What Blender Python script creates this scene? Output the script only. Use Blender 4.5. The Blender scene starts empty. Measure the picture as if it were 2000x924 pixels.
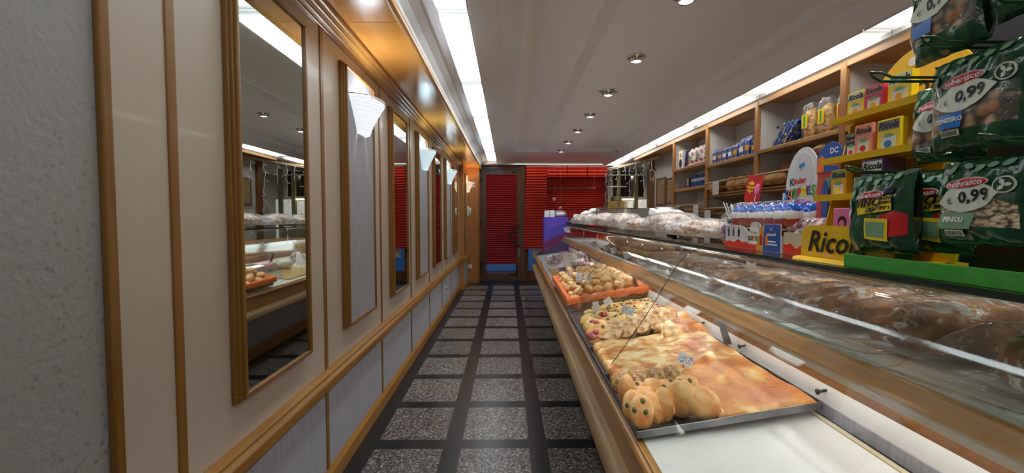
import bpy, bmesh, math, random
from mathutils import Matrix, Vector, noise as mnoise
C = bpy.context.scene
COL = C.collection
PI = math.pi

# ---------------------------------------------------------------- camera, world, exposure
cam = bpy.data.cameras.new('camera'); cam.lens = 865/2000*36; cam.sensor_width = 36
cam.clip_start = .05; cam.clip_end = 60
camo = bpy.data.objects.new('camera', cam); COL.objects.link(camo); C.camera = camo
camo.location = (0, 0, 1.5)
_F = Vector((math.sin(math.atan(9.4/865))*math.cos(math.atan(38/865)), math.cos(math.atan(9.4/865))*math.cos(math.atan(38/865)), -math.sin(math.atan(38/865))))
camo.rotation_euler = _F.to_track_quat('-Z', 'Y').to_euler()
w = bpy.data.worlds.new('dusk'); C.world = w; w.use_nodes = True
w.node_tree.nodes['Background'].inputs[0].default_value = (.035, .10, .28, 1)   # dusk in the street behind the door
w.node_tree.nodes['Background'].inputs[1].default_value = .35
C.view_settings.view_transform = 'Standard'; C.view_settings.look = 'None'
C.view_settings.gamma = 1; C.view_settings.use_curve_mapping = False
C.view_settings.exposure = 0.35
C.cycles.transparent_max_bounces = 40
# strengths of the lamps the shop has
TROUGH = 6.5; TROUGH_R = 5.5; SCONCE = .62; BULB = 300; CASE_TUBE = 10.0; SPOT_W = 28.0; FAR_COVE = 6.0

# ---------------------------------------------------------------- materials
def nt_new(name):
    m = bpy.data.materials.new(name); m.use_nodes = True
    return m, m.node_tree, m.node_tree.nodes['Principled BSDF']
def N(nt, t, **k):
    n = nt.nodes.new(t)
    for a, b in k.items():
        if a in n.inputs: n.inputs[a].default_value = b
        else: setattr(n, a, b)
    return n
def srgb(r, g, b):
    f = lambda c: ((c/255+.055)/1.055)**2.4 if c > 10 else c/255/12.92
    return (f(r), f(g), f(b), 1)
def coords(nt, stretch=(1,1,1)):
    tc = N(nt, 'ShaderNodeTexCoord'); mp = N(nt, 'ShaderNodeMapping'); mp.inputs['Scale'].default_value = stretch
    nt.links.new(tc.outputs['Object'], mp.inputs['Vector']); return mp.outputs['Vector']
def bump(nt, bs, fac, strength, dist=.01):
    b = N(nt, 'ShaderNodeBump'); b.inputs['Strength'].default_value = strength; b.inputs['Distance'].default_value = dist
    nt.links.new(fac, b.inputs['Height']); nt.links.new(b.outputs['Normal'], bs.inputs['Normal'])
def ramp(nt, fac, stops):
    r = N(nt, 'ShaderNodeValToRGB'); e = r.color_ramp.elements
    e[0].position, e[0].color = stops[0]; e[1].position, e[1].color = stops[-1]
    for p, c in stops[1:-1]: q = e.new(p); q.color = c
    nt.links.new(fac, r.inputs['Fac']); return r.outputs['Color']
def mat(name, col, rough=.5, metal=0, col2=None, scale=8, stretch=(1,1,1), bmp=0, bscale=None, coat=0, lo=.35, hi=.65, detail=3, spec=.5):
    m, nt, b = nt_new(name)
    b.inputs['Base Color'].default_value = col; b.inputs['Roughness'].default_value = rough
    b.inputs['Metallic'].default_value = metal; b.inputs['Coat Weight'].default_value = coat
    b.inputs['Specular IOR Level'].default_value = spec
    if col2 or bmp:
        v = coords(nt, stretch); n = N(nt, 'ShaderNodeTexNoise', Scale=scale, Detail=detail); nt.links.new(v, n.inputs['Vector'])
        if col2: nt.links.new(ramp(nt, n.outputs['Fac'], [(lo, col), (hi, col2)]), b.inputs['Base Color'])
        if bmp:
            if bscale: n = N(nt, 'ShaderNodeTexNoise', Scale=bscale, Detail=detail); nt.links.new(v, n.inputs['Vector'])
            bump(nt, b, n.outputs['Fac'], bmp)
    return m
def wood(name, c1, c2, axis='y', rough=.38, coat=.15, sc=1.0):
    m, nt, b = nt_new(name)
    s = {'x': (1.5, 30, 30), 'y': (30, 1.5, 30), 'z': (30, 30, 1.5)}[axis]
    v = coords(nt, tuple(q*sc for q in s))
    n = N(nt, 'ShaderNodeTexNoise', Scale=1.0, Detail=5, Distortion=.6); nt.links.new(v, n.inputs['Vector'])
    n2 = N(nt, 'ShaderNodeTexNoise', Scale=.12, Detail=2); nt.links.new(v, n2.inputs['Vector'])
    a = N(nt, 'ShaderNodeMath', operation='ADD'); nt.links.new(n.outputs['Fac'], a.inputs[0]); nt.links.new(n2.outputs['Fac'], a.inputs[1])
    h = N(nt, 'ShaderNodeMath', operation='MULTIPLY'); h.inputs[1].default_value = .5; nt.links.new(a.outputs[0], h.inputs[0])
    nt.links.new(ramp(nt, h.outputs[0], [(.36, c1), (.62, c2)]), b.inputs['Base Color'])
    b.inputs['Roughness'].default_value = rough; b.inputs['Coat Weight'].default_value = coat; b.inputs['Coat Roughness'].default_value = .15
    bump(nt, b, n.outputs['Fac'], .08, .002)
    return m
def emis(name, col, s):
    m, nt, b = nt_new(name)
    b.inputs['Base Color'].default_value = (.8,.8,.8,1); b.inputs['Emission Color'].default_value = col
    b.inputs['Emission Strength'].default_value = s; return m
def film(name, tint=(1,1,1,1), veil=.10, veilcol=(.8,.8,.8,1), bscale=22, bstr=.7, rough=.08, base=.06, power=4.5):
    """thin clear plastic or glass: see-through plus a mirror coat that grows at grazing angles"""
    m, nt, b = nt_new(name); nt.nodes.remove(b); out = nt.nodes['Material Output']
    t = N(nt, 'ShaderNodeBsdfTransparent'); t.inputs[0].default_value = tint
    g = N(nt, 'ShaderNodeBsdfGlossy'); g.inputs['Roughness'].default_value = rough
    lw = N(nt, 'ShaderNodeLayerWeight'); lw.inputs['Blend'].default_value = .5
    p = N(nt, 'ShaderNodeMath', operation='POWER'); p.inputs[1].default_value = power
    nt.links.new(lw.outputs['Facing'], p.inputs[0])
    mm = N(nt, 'ShaderNodeMath', operation='MULTIPLY_ADD', use_clamp=True); mm.inputs[1].default_value = 1-base; mm.inputs[2].default_value = base
    nt.links.new(p.outputs[0], mm.inputs[0])
    mx = N(nt, 'ShaderNodeMixShader'); nt.links.new(mm.outputs[0], mx.inputs[0]); nt.links.new(t.outputs[0], mx.inputs[1]); nt.links.new(g.outputs[0], mx.inputs[2])
    last = mx.outputs[0]
    if veil:
        d = N(nt, 'ShaderNodeBsdfDiffuse'); d.inputs[0].default_value = veilcol
        m2 = N(nt, 'ShaderNodeMixShader'); m2.inputs[0].default_value = veil
        if bstr:
            v = coords(nt); n = N(nt, 'ShaderNodeTexNoise', Scale=bscale, Detail=2); nt.links.new(v, n.inputs['Vector'])
            q = N(nt, 'ShaderNodeMapRange'); q.inputs['From Min'].default_value = .45; q.inputs['From Max'].default_value = .7
            q.inputs['To Min'].default_value = veil*.3; q.inputs['To Max'].default_value = veil*2.6
            nt.links.new(n.outputs['Fac'], q.inputs['Value']); nt.links.new(q.outputs['Result'], m2.inputs[0])
        nt.links.new(last, m2.inputs[1]); nt.links.new(d.outputs[0], m2.inputs[2]); last = m2.outputs[0]
    if bstr:
        v = coords(nt); n = N(nt, 'ShaderNodeTexNoise', Scale=bscale, Detail=3, Distortion=1.2); nt.links.new(v, n.inputs['Vector'])
        bp = N(nt, 'ShaderNodeBump'); bp.inputs['Strength'].default_value = bstr; bp.inputs['Distance'].default_value = .02
        nt.links.new(n.outputs['Fac'], bp.inputs['Height']); nt.links.new(bp.outputs['Normal'], g.inputs['Normal'])
    nt.links.new(last, out.inputs['Surface']); return m
def bread(name, pale, gold, brown, scale=14, lo=.35, mid=.5, hi=.68, bmp=.5, rough=.55, flour=None, fl=.6, bsc=40, bake=0, stretch=(1,1,1), dist=.5):
    m, nt, b = nt_new(name); v = coords(nt, stretch)
    n = N(nt, 'ShaderNodeTexNoise', Scale=scale, Detail=4, Distortion=dist); nt.links.new(v, n.inputs['Vector'])
    fac = n.outputs['Fac']
    if bake:                                                            # crust is browner where it faced the oven roof
        at_ = N(nt, 'ShaderNodeAttribute'); at_.attribute_name = 'bake'; mm = N(nt, 'ShaderNodeMath', operation='MULTIPLY_ADD')
        nt.links.new(at_.outputs['Fac'], mm.inputs[0]); mm.inputs[1].default_value = bake; nt.links.new(fac, mm.inputs[2])
        m3 = N(nt, 'ShaderNodeMath', operation='SUBTRACT'); nt.links.new(mm.outputs[0], m3.inputs[0]); m3.inputs[1].default_value = bake*.55; fac = m3.outputs[0]
    c = ramp(nt, fac, [(lo, pale), (mid, gold), (hi, brown)])
    if flour:
        n2 = N(nt, 'ShaderNodeTexNoise', Scale=scale*1.9, Detail=6, Distortion=1.5); nt.links.new(v, n2.inputs['Vector'])
        r = N(nt, 'ShaderNodeMapRange'); r.inputs['From Min'].default_value = fl; r.inputs['From Max'].default_value = fl+.08; nt.links.new(n2.outputs['Fac'], r.inputs['Value'])
        mx = N(nt, 'ShaderNodeMixRGB'); nt.links.new(r.outputs['Result'], mx.inputs[0]); nt.links.new(c, mx.inputs[1]); mx.inputs[2].default_value = flour; c = mx.outputs[0]
    nt.links.new(c, b.inputs['Base Color']); b.inputs['Roughness'].default_value = rough
    n3 = N(nt, 'ShaderNodeTexNoise', Scale=bsc, Detail=4); nt.links.new(v, n3.inputs['Vector'])
    bump(nt, b, n3.outputs['Fac'], bmp, .006); return m

M = {}
M['oak_y'] = wood('oak_along', srgb(138,90,34), srgb(170,120,54), 'y')
M['oak_z'] = wood('oak_upright', srgb(120,78,26), srgb(152,104,42), 'z')
M['oak_dark'] = wood('walnut_upright', srgb(96,62,26), srgb(128,86,42), 'z', .42)
M['oak_dark_y'] = wood('walnut_along', srgb(96,58,26), srgb(130,84,42), 'y', .42)
M['soffit'] = wood('lacquered_veneer', srgb(184,118,46), srgb(212,150,72), 'y', .22, .7, .25)
M['counter_wood'] = wood('counter_oak', srgb(150,100,40), srgb(178,126,60), 'y', .33, .3)
M['rail_wood'] = wood('worn_oak', srgb(150,118,78), srgb(186,152,106), 'y', .5, .1)
M['beam_wood'] = wood('beam_oak', srgb(170,114,48), srgb(198,142,68), 'y', .4, .2)
M['shelf_wood'] = wood('shelf_oak', srgb(150,104,56), srgb(186,140,84), 'y', .45, .1)
M['shelf_wood_z'] = wood('shelf_oak_upright', srgb(150,100,52), srgb(182,132,76), 'z', .45, .1)
M['door_wood'] = wood('door_walnut', srgb(78,46,22), srgb(112,70,36), 'z', .4, .2)
M['pilaster'] = wood('pilaster_veneer', srgb(164,104,50), srgb(188,128,68), 'z', .35, .3, .3)
M['cream'] = mat('cream_laminate', srgb(196,179,160), .38, coat=.1)
M['wallpaper'] = None
M['linen'] = mat('linen_vinyl', srgb(156,154,158), .6, col2=srgb(172,170,176), scale=6, stretch=(14,14,1.2), bmp=.15)
M['ceiling'] = mat('ceiling_paint', srgb(234,235,238), .4)
M['white'] = mat('white_laminate', srgb(214,214,212), .4)
M['white_gloss'] = mat('white_enamel', srgb(236,234,228), .35)
M['wall_white'] = mat('white_paint', srgb(196,192,188), .6)
M['black'] = mat('black_plastic', srgb(22,22,24), .4)
M['black_gloss'] = mat('black_gloss', srgb(12,12,14), .15)
M['grey'] = mat('grey_plastic', srgb(120,120,118), .4)
M['taupe'] = mat('taupe_plastic', srgb(96,88,80), .4)
M['steel'] = mat('brushed_steel', srgb(170,170,168), .3, 1.0, col2=srgb(140,140,138), scale=4, stretch=(2,60,2))
M['tray_steel'] = mat('tray_metal', srgb(150,150,152), .35, .9, col2=srgb(120,120,124), scale=9)
M['chrome'] = mat('chrome', srgb(210,210,210), .12, 1.0)
M['mirror'] = mat('mirror_silver', srgb(206,212,208), .01, 1.0)
M['glass'] = film('counter_glass', (.975,.99,.982,1), 0, bstr=0, rough=.004, base=.035, power=6.5)
M['glass_edge'] = mat('glass_edge', srgb(16,40,34), .15)
M['glass_lip'] = film('frosted_lip', (.8,.9,.86,1), .65, (.78,.88,.85,1), bstr=0, rough=.1)
M['film'] = film('clear_bag', (.985,.985,.985,1), .04, (.85,.85,.86,1), 20, .9, .1, .035)
M['film_dense'] = film('crinkled_bag', (.97,.97,.98,1), .12, (.86,.86,.88,1), 34, 1.0, .13, .06)
M['acrylic'] = film('clear_acrylic', (.95,.97,.99,1), .05, (.8,.84,.9,1), 5, .02, .02, .07)
M['yellow_acrylic'] = mat('yellow_plastic', srgb(236,190,14), .28, coat=.2)
M['green'] = mat('green_board', srgb(56,150,48), .4, col2=srgb(62,158,54), scale=60)
M['dkgreen'] = mat('green_film', srgb(8,62,36), .22, col2=srgb(18,84,50), scale=26, bmp=.5, coat=.2)
M['hook'] = mat('green_hook', srgb(24,70,34), .35)
M['red_lbl'] = mat('red_label', srgb(196,30,34), .3)
M['red'] = mat('red_card', srgb(222,44,24), .3)
M['blue_lbl'] = mat('blue_label', srgb(34,120,206), .3)
M['blue'] = mat('blue_card', srgb(34,84,172), .3)
M['navy'] = mat('navy_card', srgb(20,34,84), .35)
M['leafwhite'] = mat('leaf_white', srgb(214,218,204), .35)
M['leafpale'] = mat('leaf_sage', srgb(120,158,124), .35)
M['ink'] = mat('black_ink', srgb(14,14,16), .4)
M['paper'] = mat('white_paper', srgb(232,232,228), .6)
M['pink'] = mat('pink_card', srgb(232,120,176), .3)
M['magenta'] = mat('magenta_card', srgb(196,52,110), .3)
M['purple'] = mat('purple_card', srgb(88,66,182), .45)
M['violet'] = mat('violet_card', srgb(96,60,110), .35)
M['yellow'] = mat('yellow_card', srgb(240,206,32), .3)
M['gold'] = mat('gold_card', srgb(222,160,26), .3)
M['salmon'] = mat('salmon_card', srgb(226,140,116), .3)
M['dark_card'] = mat('charcoal_card', srgb(66,60,58), .35)
M['orange_l'] = mat('orange_letter', srgb(236,120,24), .3)
M['green_l'] = mat('green_letter', srgb(40,156,70), .3)
M['orange_cloth'] = mat('orange_cloth', srgb(222,104,44), .7, col2=srgb(236,126,62), scale=30, bmp=.6)
M['beige_card'] = mat('beige_card', srgb(206,190,156), .5)
M['brown_glass'] = mat('dark_cabinet', srgb(58,40,36), .3, col2=srgb(96,74,66), scale=22)
M['olive'] = mat('green_olive', srgb(104,104,46), .3)
M['olive_hole'] = mat('olive_centre', srgb(52,58,20), .3)
M['tomato'] = mat('tomato', srgb(168,44,38), .25)
M['radicchio'] = mat('cooked_radicchio', srgb(150,54,66), .35, col2=srgb(196,110,112), scale=60)
M['zucchini'] = mat('courgette', srgb(196,200,132), .35, col2=srgb(120,146,70), scale=80)
M['crumb'] = bread('seeded_crumb', srgb(196,160,104), srgb(166,124,72), srgb(92,62,34), 110, .38, .5, .66, .9)
M['crust'] = bread('flat_crust', srgb(244,214,166), srgb(222,168,108), srgb(166,104,56), 26, .38, .5, .62, .8, flour=srgb(244,228,200), fl=.6)
M['bun'] = bread('bun_crust', srgb(248,226,180), srgb(238,182,108), srgb(208,122,50), 11, .36, .55, .78, .14, .42, bsc=60, bake=.34)
M['bun_lip'] = bread('pricked_dough', srgb(240,212,160), srgb(230,190,130), srgb(214,160,96), 20, bmp=.1)
M['seed_bun'] = bread('seeded_bun_crust', srgb(226,186,128), srgb(190,142,84), srgb(130,88,46), 60, .35, .5, .64, .8)
M['roll'] = bread('roll_crust', srgb(240,212,166), srgb(228,180,112), srgb(196,128,60), 12, .35, .52, .72, .25, flour=srgb(240,226,204), fl=.62)
M['roll_dark'] = bread('dark_roll_crust', srgb(206,164,112), srgb(168,112,62), srgb(122,72,36), 12, .35, .52, .7, .3, flour=srgb(224,206,180), fl=.58)
M['foc'] = bread('golden_focaccia', srgb(250,226,170), srgb(230,172,98), srgb(190,108,50), 11, .38, .50, .64, .45, .4, bsc=26, stretch=(.9,1.25,1), dist=.9)
M['foc2'] = bread('brown_focaccia', srgb(246,208,130), srgb(214,142,66), srgb(188,104,42), 6, .33, .45, .66, .5, .38, bsc=70)
M['foc3'] = bread('olive_focaccia', srgb(246,218,150), srgb(234,184,96), srgb(196,120,46), 9, .36, .52, .7, .5, .4, bsc=30)
M['dark_loaf'] = bread('dark_rustic_crust', srgb(214,162,110), srgb(182,126,78), srgb(142,92,52), 10, .3, .48, .66, 1.0, .65, flour=srgb(226,220,208), fl=.54, bsc=34)
M['floury'] = bread('floured_bread', srgb(216,190,158), srgb(196,154,112), srgb(138,92,60), 16, .3, .5, .68, .9, .65, flour=srgb(232,226,218), fl=.48)
M['shelf_loaf'] = bread('shelf_loaf_crust', srgb(206,166,112), srgb(178,130,80), srgb(132,86,46), 9, .32, .5, .7, .5, flour=srgb(222,206,176), fl=.62)
M['brown_loaf'] = bread('brown_loaf_crust', srgb(150,96,52), srgb(130,78,40), srgb(98,56,28), 5, bmp=.2)
M['biscuit'] = bread('biscuit_crust', srgb(206,160,96), srgb(184,136,72), srgb(150,100,48), 14, bmp=.3)
M['taralli'] = bread('snack_fill', srgb(238,200,110), srgb(214,160,70), srgb(150,100,40), 40, .35, .5, .66, 1.0)
M['walnut'] = bread('nut_fill', srgb(220,176,116), srgb(180,126,72), srgb(110,70,36), 38, .36, .5, .62, 1.0)
M['flesh_pink'] = mat('pink_glaze', srgb(226,150,160), .35)
M['cookie_gold'] = mat('gold_board', srgb(206,160,84), .35)

def _wallpaper():
    m, nt, b = nt_new('speckled_wallpaper'); v = coords(nt)
    vo = N(nt, 'ShaderNodeTexVoronoi', Scale=42); vo.inputs['Randomness'].default_value = 1
    vm = N(nt, 'ShaderNodeMapping'); vm.inputs['Scale'].default_value = (1, 1, 1.0); nt.links.new(v, vm.inputs['Vector']); nt.links.new(vm.outputs[0], vo.inputs['Vector'])
    n = N(nt, 'ShaderNodeTexNoise', Scale=3.2, Detail=3); nt.links.new(v, n.inputs['Vector'])
    r = N(nt, 'ShaderNodeMapRange'); r.inputs['From Min'].default_value = .10; r.inputs['From Max'].default_value = .30; r.inputs['To Min'].default_value = 1; r.inputs['To Max'].default_value = 0
    nt.links.new(vo.outputs['Distance'], r.inputs['Value'])
    r2 = N(nt, 'ShaderNodeMapRange'); r2.inputs['From Min'].default_value = .44; r2.inputs['From Max'].default_value = .6; nt.links.new(n.outputs['Fac'], r2.inputs['Value'])
    mu = N(nt, 'ShaderNodeMath', operation='MULTIPLY'); nt.links.new(r.outputs[0], mu.inputs[0]); nt.links.new(r2.outputs[0], mu.inputs[1])
    mu2 = N(nt, 'ShaderNodeMath', operation='MULTIPLY'); mu2.inputs[1].default_value = .6; nt.links.new(mu.outputs[0], mu2.inputs[0])
    mx = N(nt, 'ShaderNodeMixRGB'); nt.links.new(mu2.outputs[0], mx.inputs[0]); mx.inputs[1].default_value = srgb(160,156,153); mx.inputs[2].default_value = srgb(112,106,98)
    nt.links.new(mx.outputs[0], b.inputs['Base Color']); b.inputs['Roughness'].default_value = .6
    n2 = N(nt, 'ShaderNodeTexNoise', Scale=45, Detail=3); nt.links.new(v, n2.inputs['Vector']); bump(nt, b, n2.outputs['Fac'], .6, .006)
    return m
M['wallpaper'] = _wallpaper()
def _floor():
    m, nt, b = nt_new('granite_tiles_in_black_grid'); L = nt.links
    tc = N(nt, 'ShaderNodeTexCoord'); sp = N(nt, 'ShaderNodeSeparateXYZ'); L.new(tc.outputs['Object'], sp.inputs[0])
    def band(out, off, period, lo, hi):   # 1 on black
        a = N(nt, 'ShaderNodeMath', operation='SUBTRACT'); L.new(out, a.inputs[0]); a.inputs[1].default_value = off
        d = N(nt, 'ShaderNodeMath', operation='DIVIDE'); L.new(a.outputs[0], d.inputs[0]); d.inputs[1].default_value = period
        f = N(nt, 'ShaderNodeMath', operation='FRACT'); L.new(d.outputs[0], f.inputs[0])
        l = N(nt, 'ShaderNodeMath', operation='LESS_THAN'); L.new(f.outputs[0], l.inputs[0]); l.inputs[1].default_value = hi
        return l.outputs[0], d.outputs[0]
    bx, dx = band(sp.outputs['X'], -.417, .560, 0, .2085)
    by, dy = band(sp.outputs['Y'], 2.81, .6215, 0, .19)
    mx = N(nt, 'ShaderNodeMath', operation='MAXIMUM'); L.new(bx, mx.inputs[0]); L.new(by, mx.inputs[1])
    lt = N(nt, 'ShaderNodeMath', operation='LESS_THAN'); L.new(sp.outputs['X'], lt.inputs[0]); lt.inputs[1].default_value = -.862
    m2 = N(nt, 'ShaderNodeMath', operation='MAXIMUM'); L.new(mx.outputs[0], m2.inputs[0]); L.new(lt.outputs[0], m2.inputs[1])
    gt = N(nt, 'ShaderNodeMath', operation='GREATER_THAN'); L.new(sp.outputs['Y'], gt.inputs[0]); gt.inputs[1].default_value = 9.78
    m3 = N(nt, 'ShaderNodeMath', operation='MAXIMUM'); L.new(m2.outputs[0], m3.inputs[0]); L.new(gt.outputs[0], m3.inputs[1])
    vo = N(nt, 'ShaderNodeTexVoronoi', Scale=95); L.new(tc.outputs['Object'], vo.inputs['Vector'])
    sc = N(nt, 'ShaderNodeSeparateColor'); L.new(vo.outputs['Color'], sc.inputs[0])
    gr = ramp(nt, sc.outputs[0], [(.0, srgb(40,38,38)), (.3, srgb(84,78,75)), (.62, srgb(106,95,89)), (.8, srgb(130,122,116)), (1, srgb(172,166,160))])
    # tile to tile tone
    fx = N(nt, 'ShaderNodeMath', operation='FLOOR'); L.new(dx, fx.inputs[0]); fy = N(nt, 'ShaderNodeMath', operation='FLOOR'); L.new(dy, fy.inputs[0])
    cb = N(nt, 'ShaderNodeCombineXYZ'); L.new(fx.outputs[0], cb.inputs[0]); L.new(fy.outputs[0], cb.inputs[1])
    wn = N(nt, 'ShaderNodeTexWhiteNoise'); L.new(cb.outputs[0], wn.inputs['Vector'])
    mr = N(nt, 'ShaderNodeMapRange'); mr.inputs['To Min'].default_value = .82; mr.inputs['To Max'].default_value = 1.1; L.new(wn.outputs['Value'], mr.inputs['Value'])
    vm = N(nt, 'ShaderNodeVectorMath', operation='SCALE'); L.new(gr, vm.inputs[0]); L.new(mr.outputs[0], vm.inputs['Scale'])
    c = N(nt, 'ShaderNodeMixRGB'); L.new(m3.outputs[0], c.inputs[0]); L.new(vm.outputs[0], c.inputs[1]); c.inputs[2].default_value = srgb(26,26,28)
    L.new(c.outputs[0], b.inputs['Base Color']); b.inputs['Roughness'].default_value = .3; b.inputs['Specular IOR Level'].default_value = .4
    return m
M['floor'] = _floor()
def _diffuser(name, s, col, length):
    m, nt, b = nt_new(name); tc = N(nt, 'ShaderNodeTexCoord'); sp = N(nt, 'ShaderNodeSeparateXYZ'); nt.links.new(tc.outputs['Object'], sp.inputs[0])
    a = N(nt, 'ShaderNodeMath', operation='ABSOLUTE'); nt.links.new(sp.outputs['Y'], a.inputs[0])
    r = N(nt, 'ShaderNodeMapRange'); r.interpolation_type = 'SMOOTHSTEP'
    r.inputs['From Min'].default_value = length/2-.26; r.inputs['From Max'].default_value = length/2-.005
    r.inputs['To Min'].default_value = s; r.inputs['To Max'].default_value = .42   # tube ends are dimmer
    nt.links.new(a.outputs[0], r.inputs['Value']); nt.links.new(r.outputs[0], b.inputs['Emission Strength'])
    b.inputs['Emission Color'].default_value = col; b.inputs['Base Color'].default_value = (.8,.8,.8,1); return m
M['diff_l'] = _diffuser('trough_diffuser', TROUGH, (.86,.97,1,1), 1.42)
M['diff_r'] = _diffuser('trough_diffuser_right', TROUGH_R, (1,.98,.90,1), 1.42)
def _pleat(name, c1, c2, scale):
    m, nt, b = nt_new(name); b.inputs['Base Color'].default_value = c1; b.inputs['Roughness'].default_value = .6; return m
M['blind'] = _pleat('red_pleated_fabric', srgb(186,44,30), None, 1)
M['blind_dark'] = _pleat('crimson_pleated_fabric', srgb(150,24,30), None, 1)
def _wicker():
    m, nt, b = nt_new('wicker_weave'); v = coords(nt, (1,1,1))
    ck = N(nt, 'ShaderNodeTexWave', Scale=26); ck.bands_direction = 'Z'; nt.links.new(v, ck.inputs['Vector'])
    c2 = N(nt, 'ShaderNodeTexWave', Scale=20); c2.bands_direction = 'X'; nt.links.new(v, c2.inputs['Vector'])
    mu = N(nt, 'ShaderNodeMath', operation='MULTIPLY'); nt.links.new(ck.outputs['Fac'], mu.inputs[0]); nt.links.new(c2.outputs['Fac'], mu.inputs[1])
    nt.links.new(ramp(nt, mu.outputs[0], [(.0, srgb(120,84,44)), (.6, srgb(206,170,112))]), b.inputs['Base Color']); bump(nt, b, mu.outputs[0], .9, .006); return m
M['wicker'] = _wicker()
def _card(name, ink, sc=(230, 230, 330), thr=.53):
    m, nt, b = nt_new(name); v = coords(nt, sc)
    n = N(nt, 'ShaderNodeTexNoise', Scale=1, Detail=2); nt.links.new(v, n.inputs['Vector'])
    nt.links.new(ramp(nt, n.outputs['Fac'], [(thr, srgb(236,236,232)), (thr+.05, ink)]), b.inputs['Base Color']); b.inputs['Roughness'].default_value = .4; return m
M['scribble'] = _card('handwritten_card', srgb(30,44,92))
M['scribble_k'] = _card('handwritten_card_black', srgb(20,20,24))
M['print_faint'] = _card('printed_note', srgb(150,150,148), (60,60,420), .56)
M['eggfoil'] = None
def _egg():
    m, nt, b = nt_new('egg_foil'); tc = N(nt, 'ShaderNodeTexCoord'); sp = N(nt, 'ShaderNodeSeparateXYZ'); nt.links.new(tc.outputs['Object'], sp.inputs[0])
    n = N(nt, 'ShaderNodeTexNoise', Scale=38, Detail=1); nt.links.new(tc.outputs['Object'], n.inputs['Vector'])
    mm = N(nt, 'ShaderNodeMath', operation='MULTIPLY_ADD'); mm.inputs[1].default_value = .016; mm.inputs[2].default_value = -.008; nt.links.new(n.outputs['Fac'], mm.inputs[0])
    a = N(nt, 'ShaderNodeMath', operation='ADD'); nt.links.new(sp.outputs['Z'], a.inputs[0]); nt.links.new(mm.outputs[0], a.inputs[1])
    r = N(nt, 'ShaderNodeMapRange'); r.inputs['From Min'].default_value = -.045; r.inputs['From Max'].default_value = .045; nt.links.new(a.outputs[0], r.inputs['Value'])
    c = ramp(nt, r.outputs[0], [(0, srgb(176,52,26)), (.36, srgb(190,60,30)), (.37, srgb(236,234,228)), (.66, srgb(236,234,228)), (.67, srgb(30,90,186)), (1, srgb(30,90,186))])
    nt.nodes[-1].color_ramp.interpolation = 'CONSTANT'
    nt.links.new(c, b.inputs['Base Color']); b.inputs['Roughness'].default_value = .22; b.inputs['Coat Weight'].default_value = .5; return m
M['eggfoil'] = _egg()
def _pattern(name, cols, scale, rough=.3, coat=.2, bmp=.3, st=(1,1,1)):
    m, nt, b = nt_new(name); v = coords(nt, st); vo = N(nt, 'ShaderNodeTexVoronoi', Scale=scale); nt.links.new(v, vo.inputs['Vector'])
    s = N(nt, 'ShaderNodeSeparateColor'); nt.links.new(vo.outputs['Color'], s.inputs[0])
    k = len(cols); c = ramp(nt, s.outputs[0], [(i/k, cc) for i, cc in enumerate(cols)]); nt.nodes[-1].color_ramp.interpolation = 'CONSTANT'
    nt.links.new(c, b.inputs['Base Color']); b.inputs['Roughness'].default_value = rough; b.inputs['Coat Weight'].default_value = coat
    if bmp: bump(nt, b, vo.outputs['Distance'], bmp, .004)
    return m
M['pinoli'] = _pattern('pine_nuts', [srgb(226,196,146), srgb(206,168,112), srgb(236,212,168), srgb(180,140,90)], 150)
def _nuts(name, cols, scale, st=(1,1,1)):
    m, nt, b = nt_new(name); v = coords(nt, st); vo = N(nt, 'ShaderNodeTexVoronoi', Scale=scale); nt.links.new(v, vo.inputs['Vector'])
    s = N(nt, 'ShaderNodeSeparateColor'); nt.links.new(vo.outputs['Color'], s.inputs[0]); k = len(cols)
    c = ramp(nt, s.outputs[0], [(i/(k-1), cc) for i, cc in enumerate(cols)])
    r = N(nt, 'ShaderNodeMapRange'); r.inputs['From Min'].default_value = .40; r.inputs['From Max'].default_value = .72; nt.links.new(vo.outputs['Distance'], r.inputs['Value'])
    mx = N(nt, 'ShaderNodeMixRGB'); nt.links.new(r.outputs[0], mx.inputs[0]); nt.links.new(c, mx.inputs[1]); mx.inputs[2].default_value = srgb(70,54,34)
    nt.links.new(mx.outputs[0], b.inputs['Base Color']); b.inputs['Roughness'].default_value = .4
    iv = N(nt, 'ShaderNodeMath', operation='SUBTRACT'); iv.inputs[0].default_value = 1; nt.links.new(vo.outputs['Distance'], iv.inputs[1]); bump(nt, b, iv.outputs[0], .8, .006); return m
M['pinoli'] = _nuts('pine_nuts', [srgb(232,204,158), srgb(206,168,112), srgb(240,218,178)], 118, (1,.7,1.2))
M['walnut'] = _nuts('dried_fruit_pieces', [srgb(214,166,108), srgb(168,112,62), srgb(190,140,84)], 46)
M['bluebag'] = _pattern('blue_pack_print', [srgb(20,72,168), srgb(16,58,140), srgb(30,100,196), srgb(200,170,60), srgb(18,66,156), srgb(120,140,180)], 60)
M['redwhite'] = _pattern('red_white_pack_print', [srgb(232,230,226), srgb(236,234,230), srgb(196,40,52), srgb(226,222,210), srgb(200,140,60), srgb(64,96,160)], 26)
M['candy'] = _pattern('lollipop_wraps', [srgb(40,60,150), srgb(180,50,60), srgb(200,190,190), srgb(110,60,50), srgb(40,90,60), srgb(90,60,120)], 32)
M['parcel'] = _pattern('biscuit_wrapper_print', [srgb(216,200,204), srgb(150,70,90), srgb(190,160,170), srgb(96,56,70), srgb(226,222,220)], 40)
M['certificate'] = mat('certificate_paper', srgb(196,176,120), .4, col2=srgb(176,152,96), scale=30, stretch=(1,1,5))
M['backsplash'] = mat('lit_backsplash', srgb(196,160,96), .5, col2=srgb(170,134,76), scale=10)
M['cabinet_cream'] = mat('cream_cabinet', srgb(186,180,138), .4)
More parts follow.
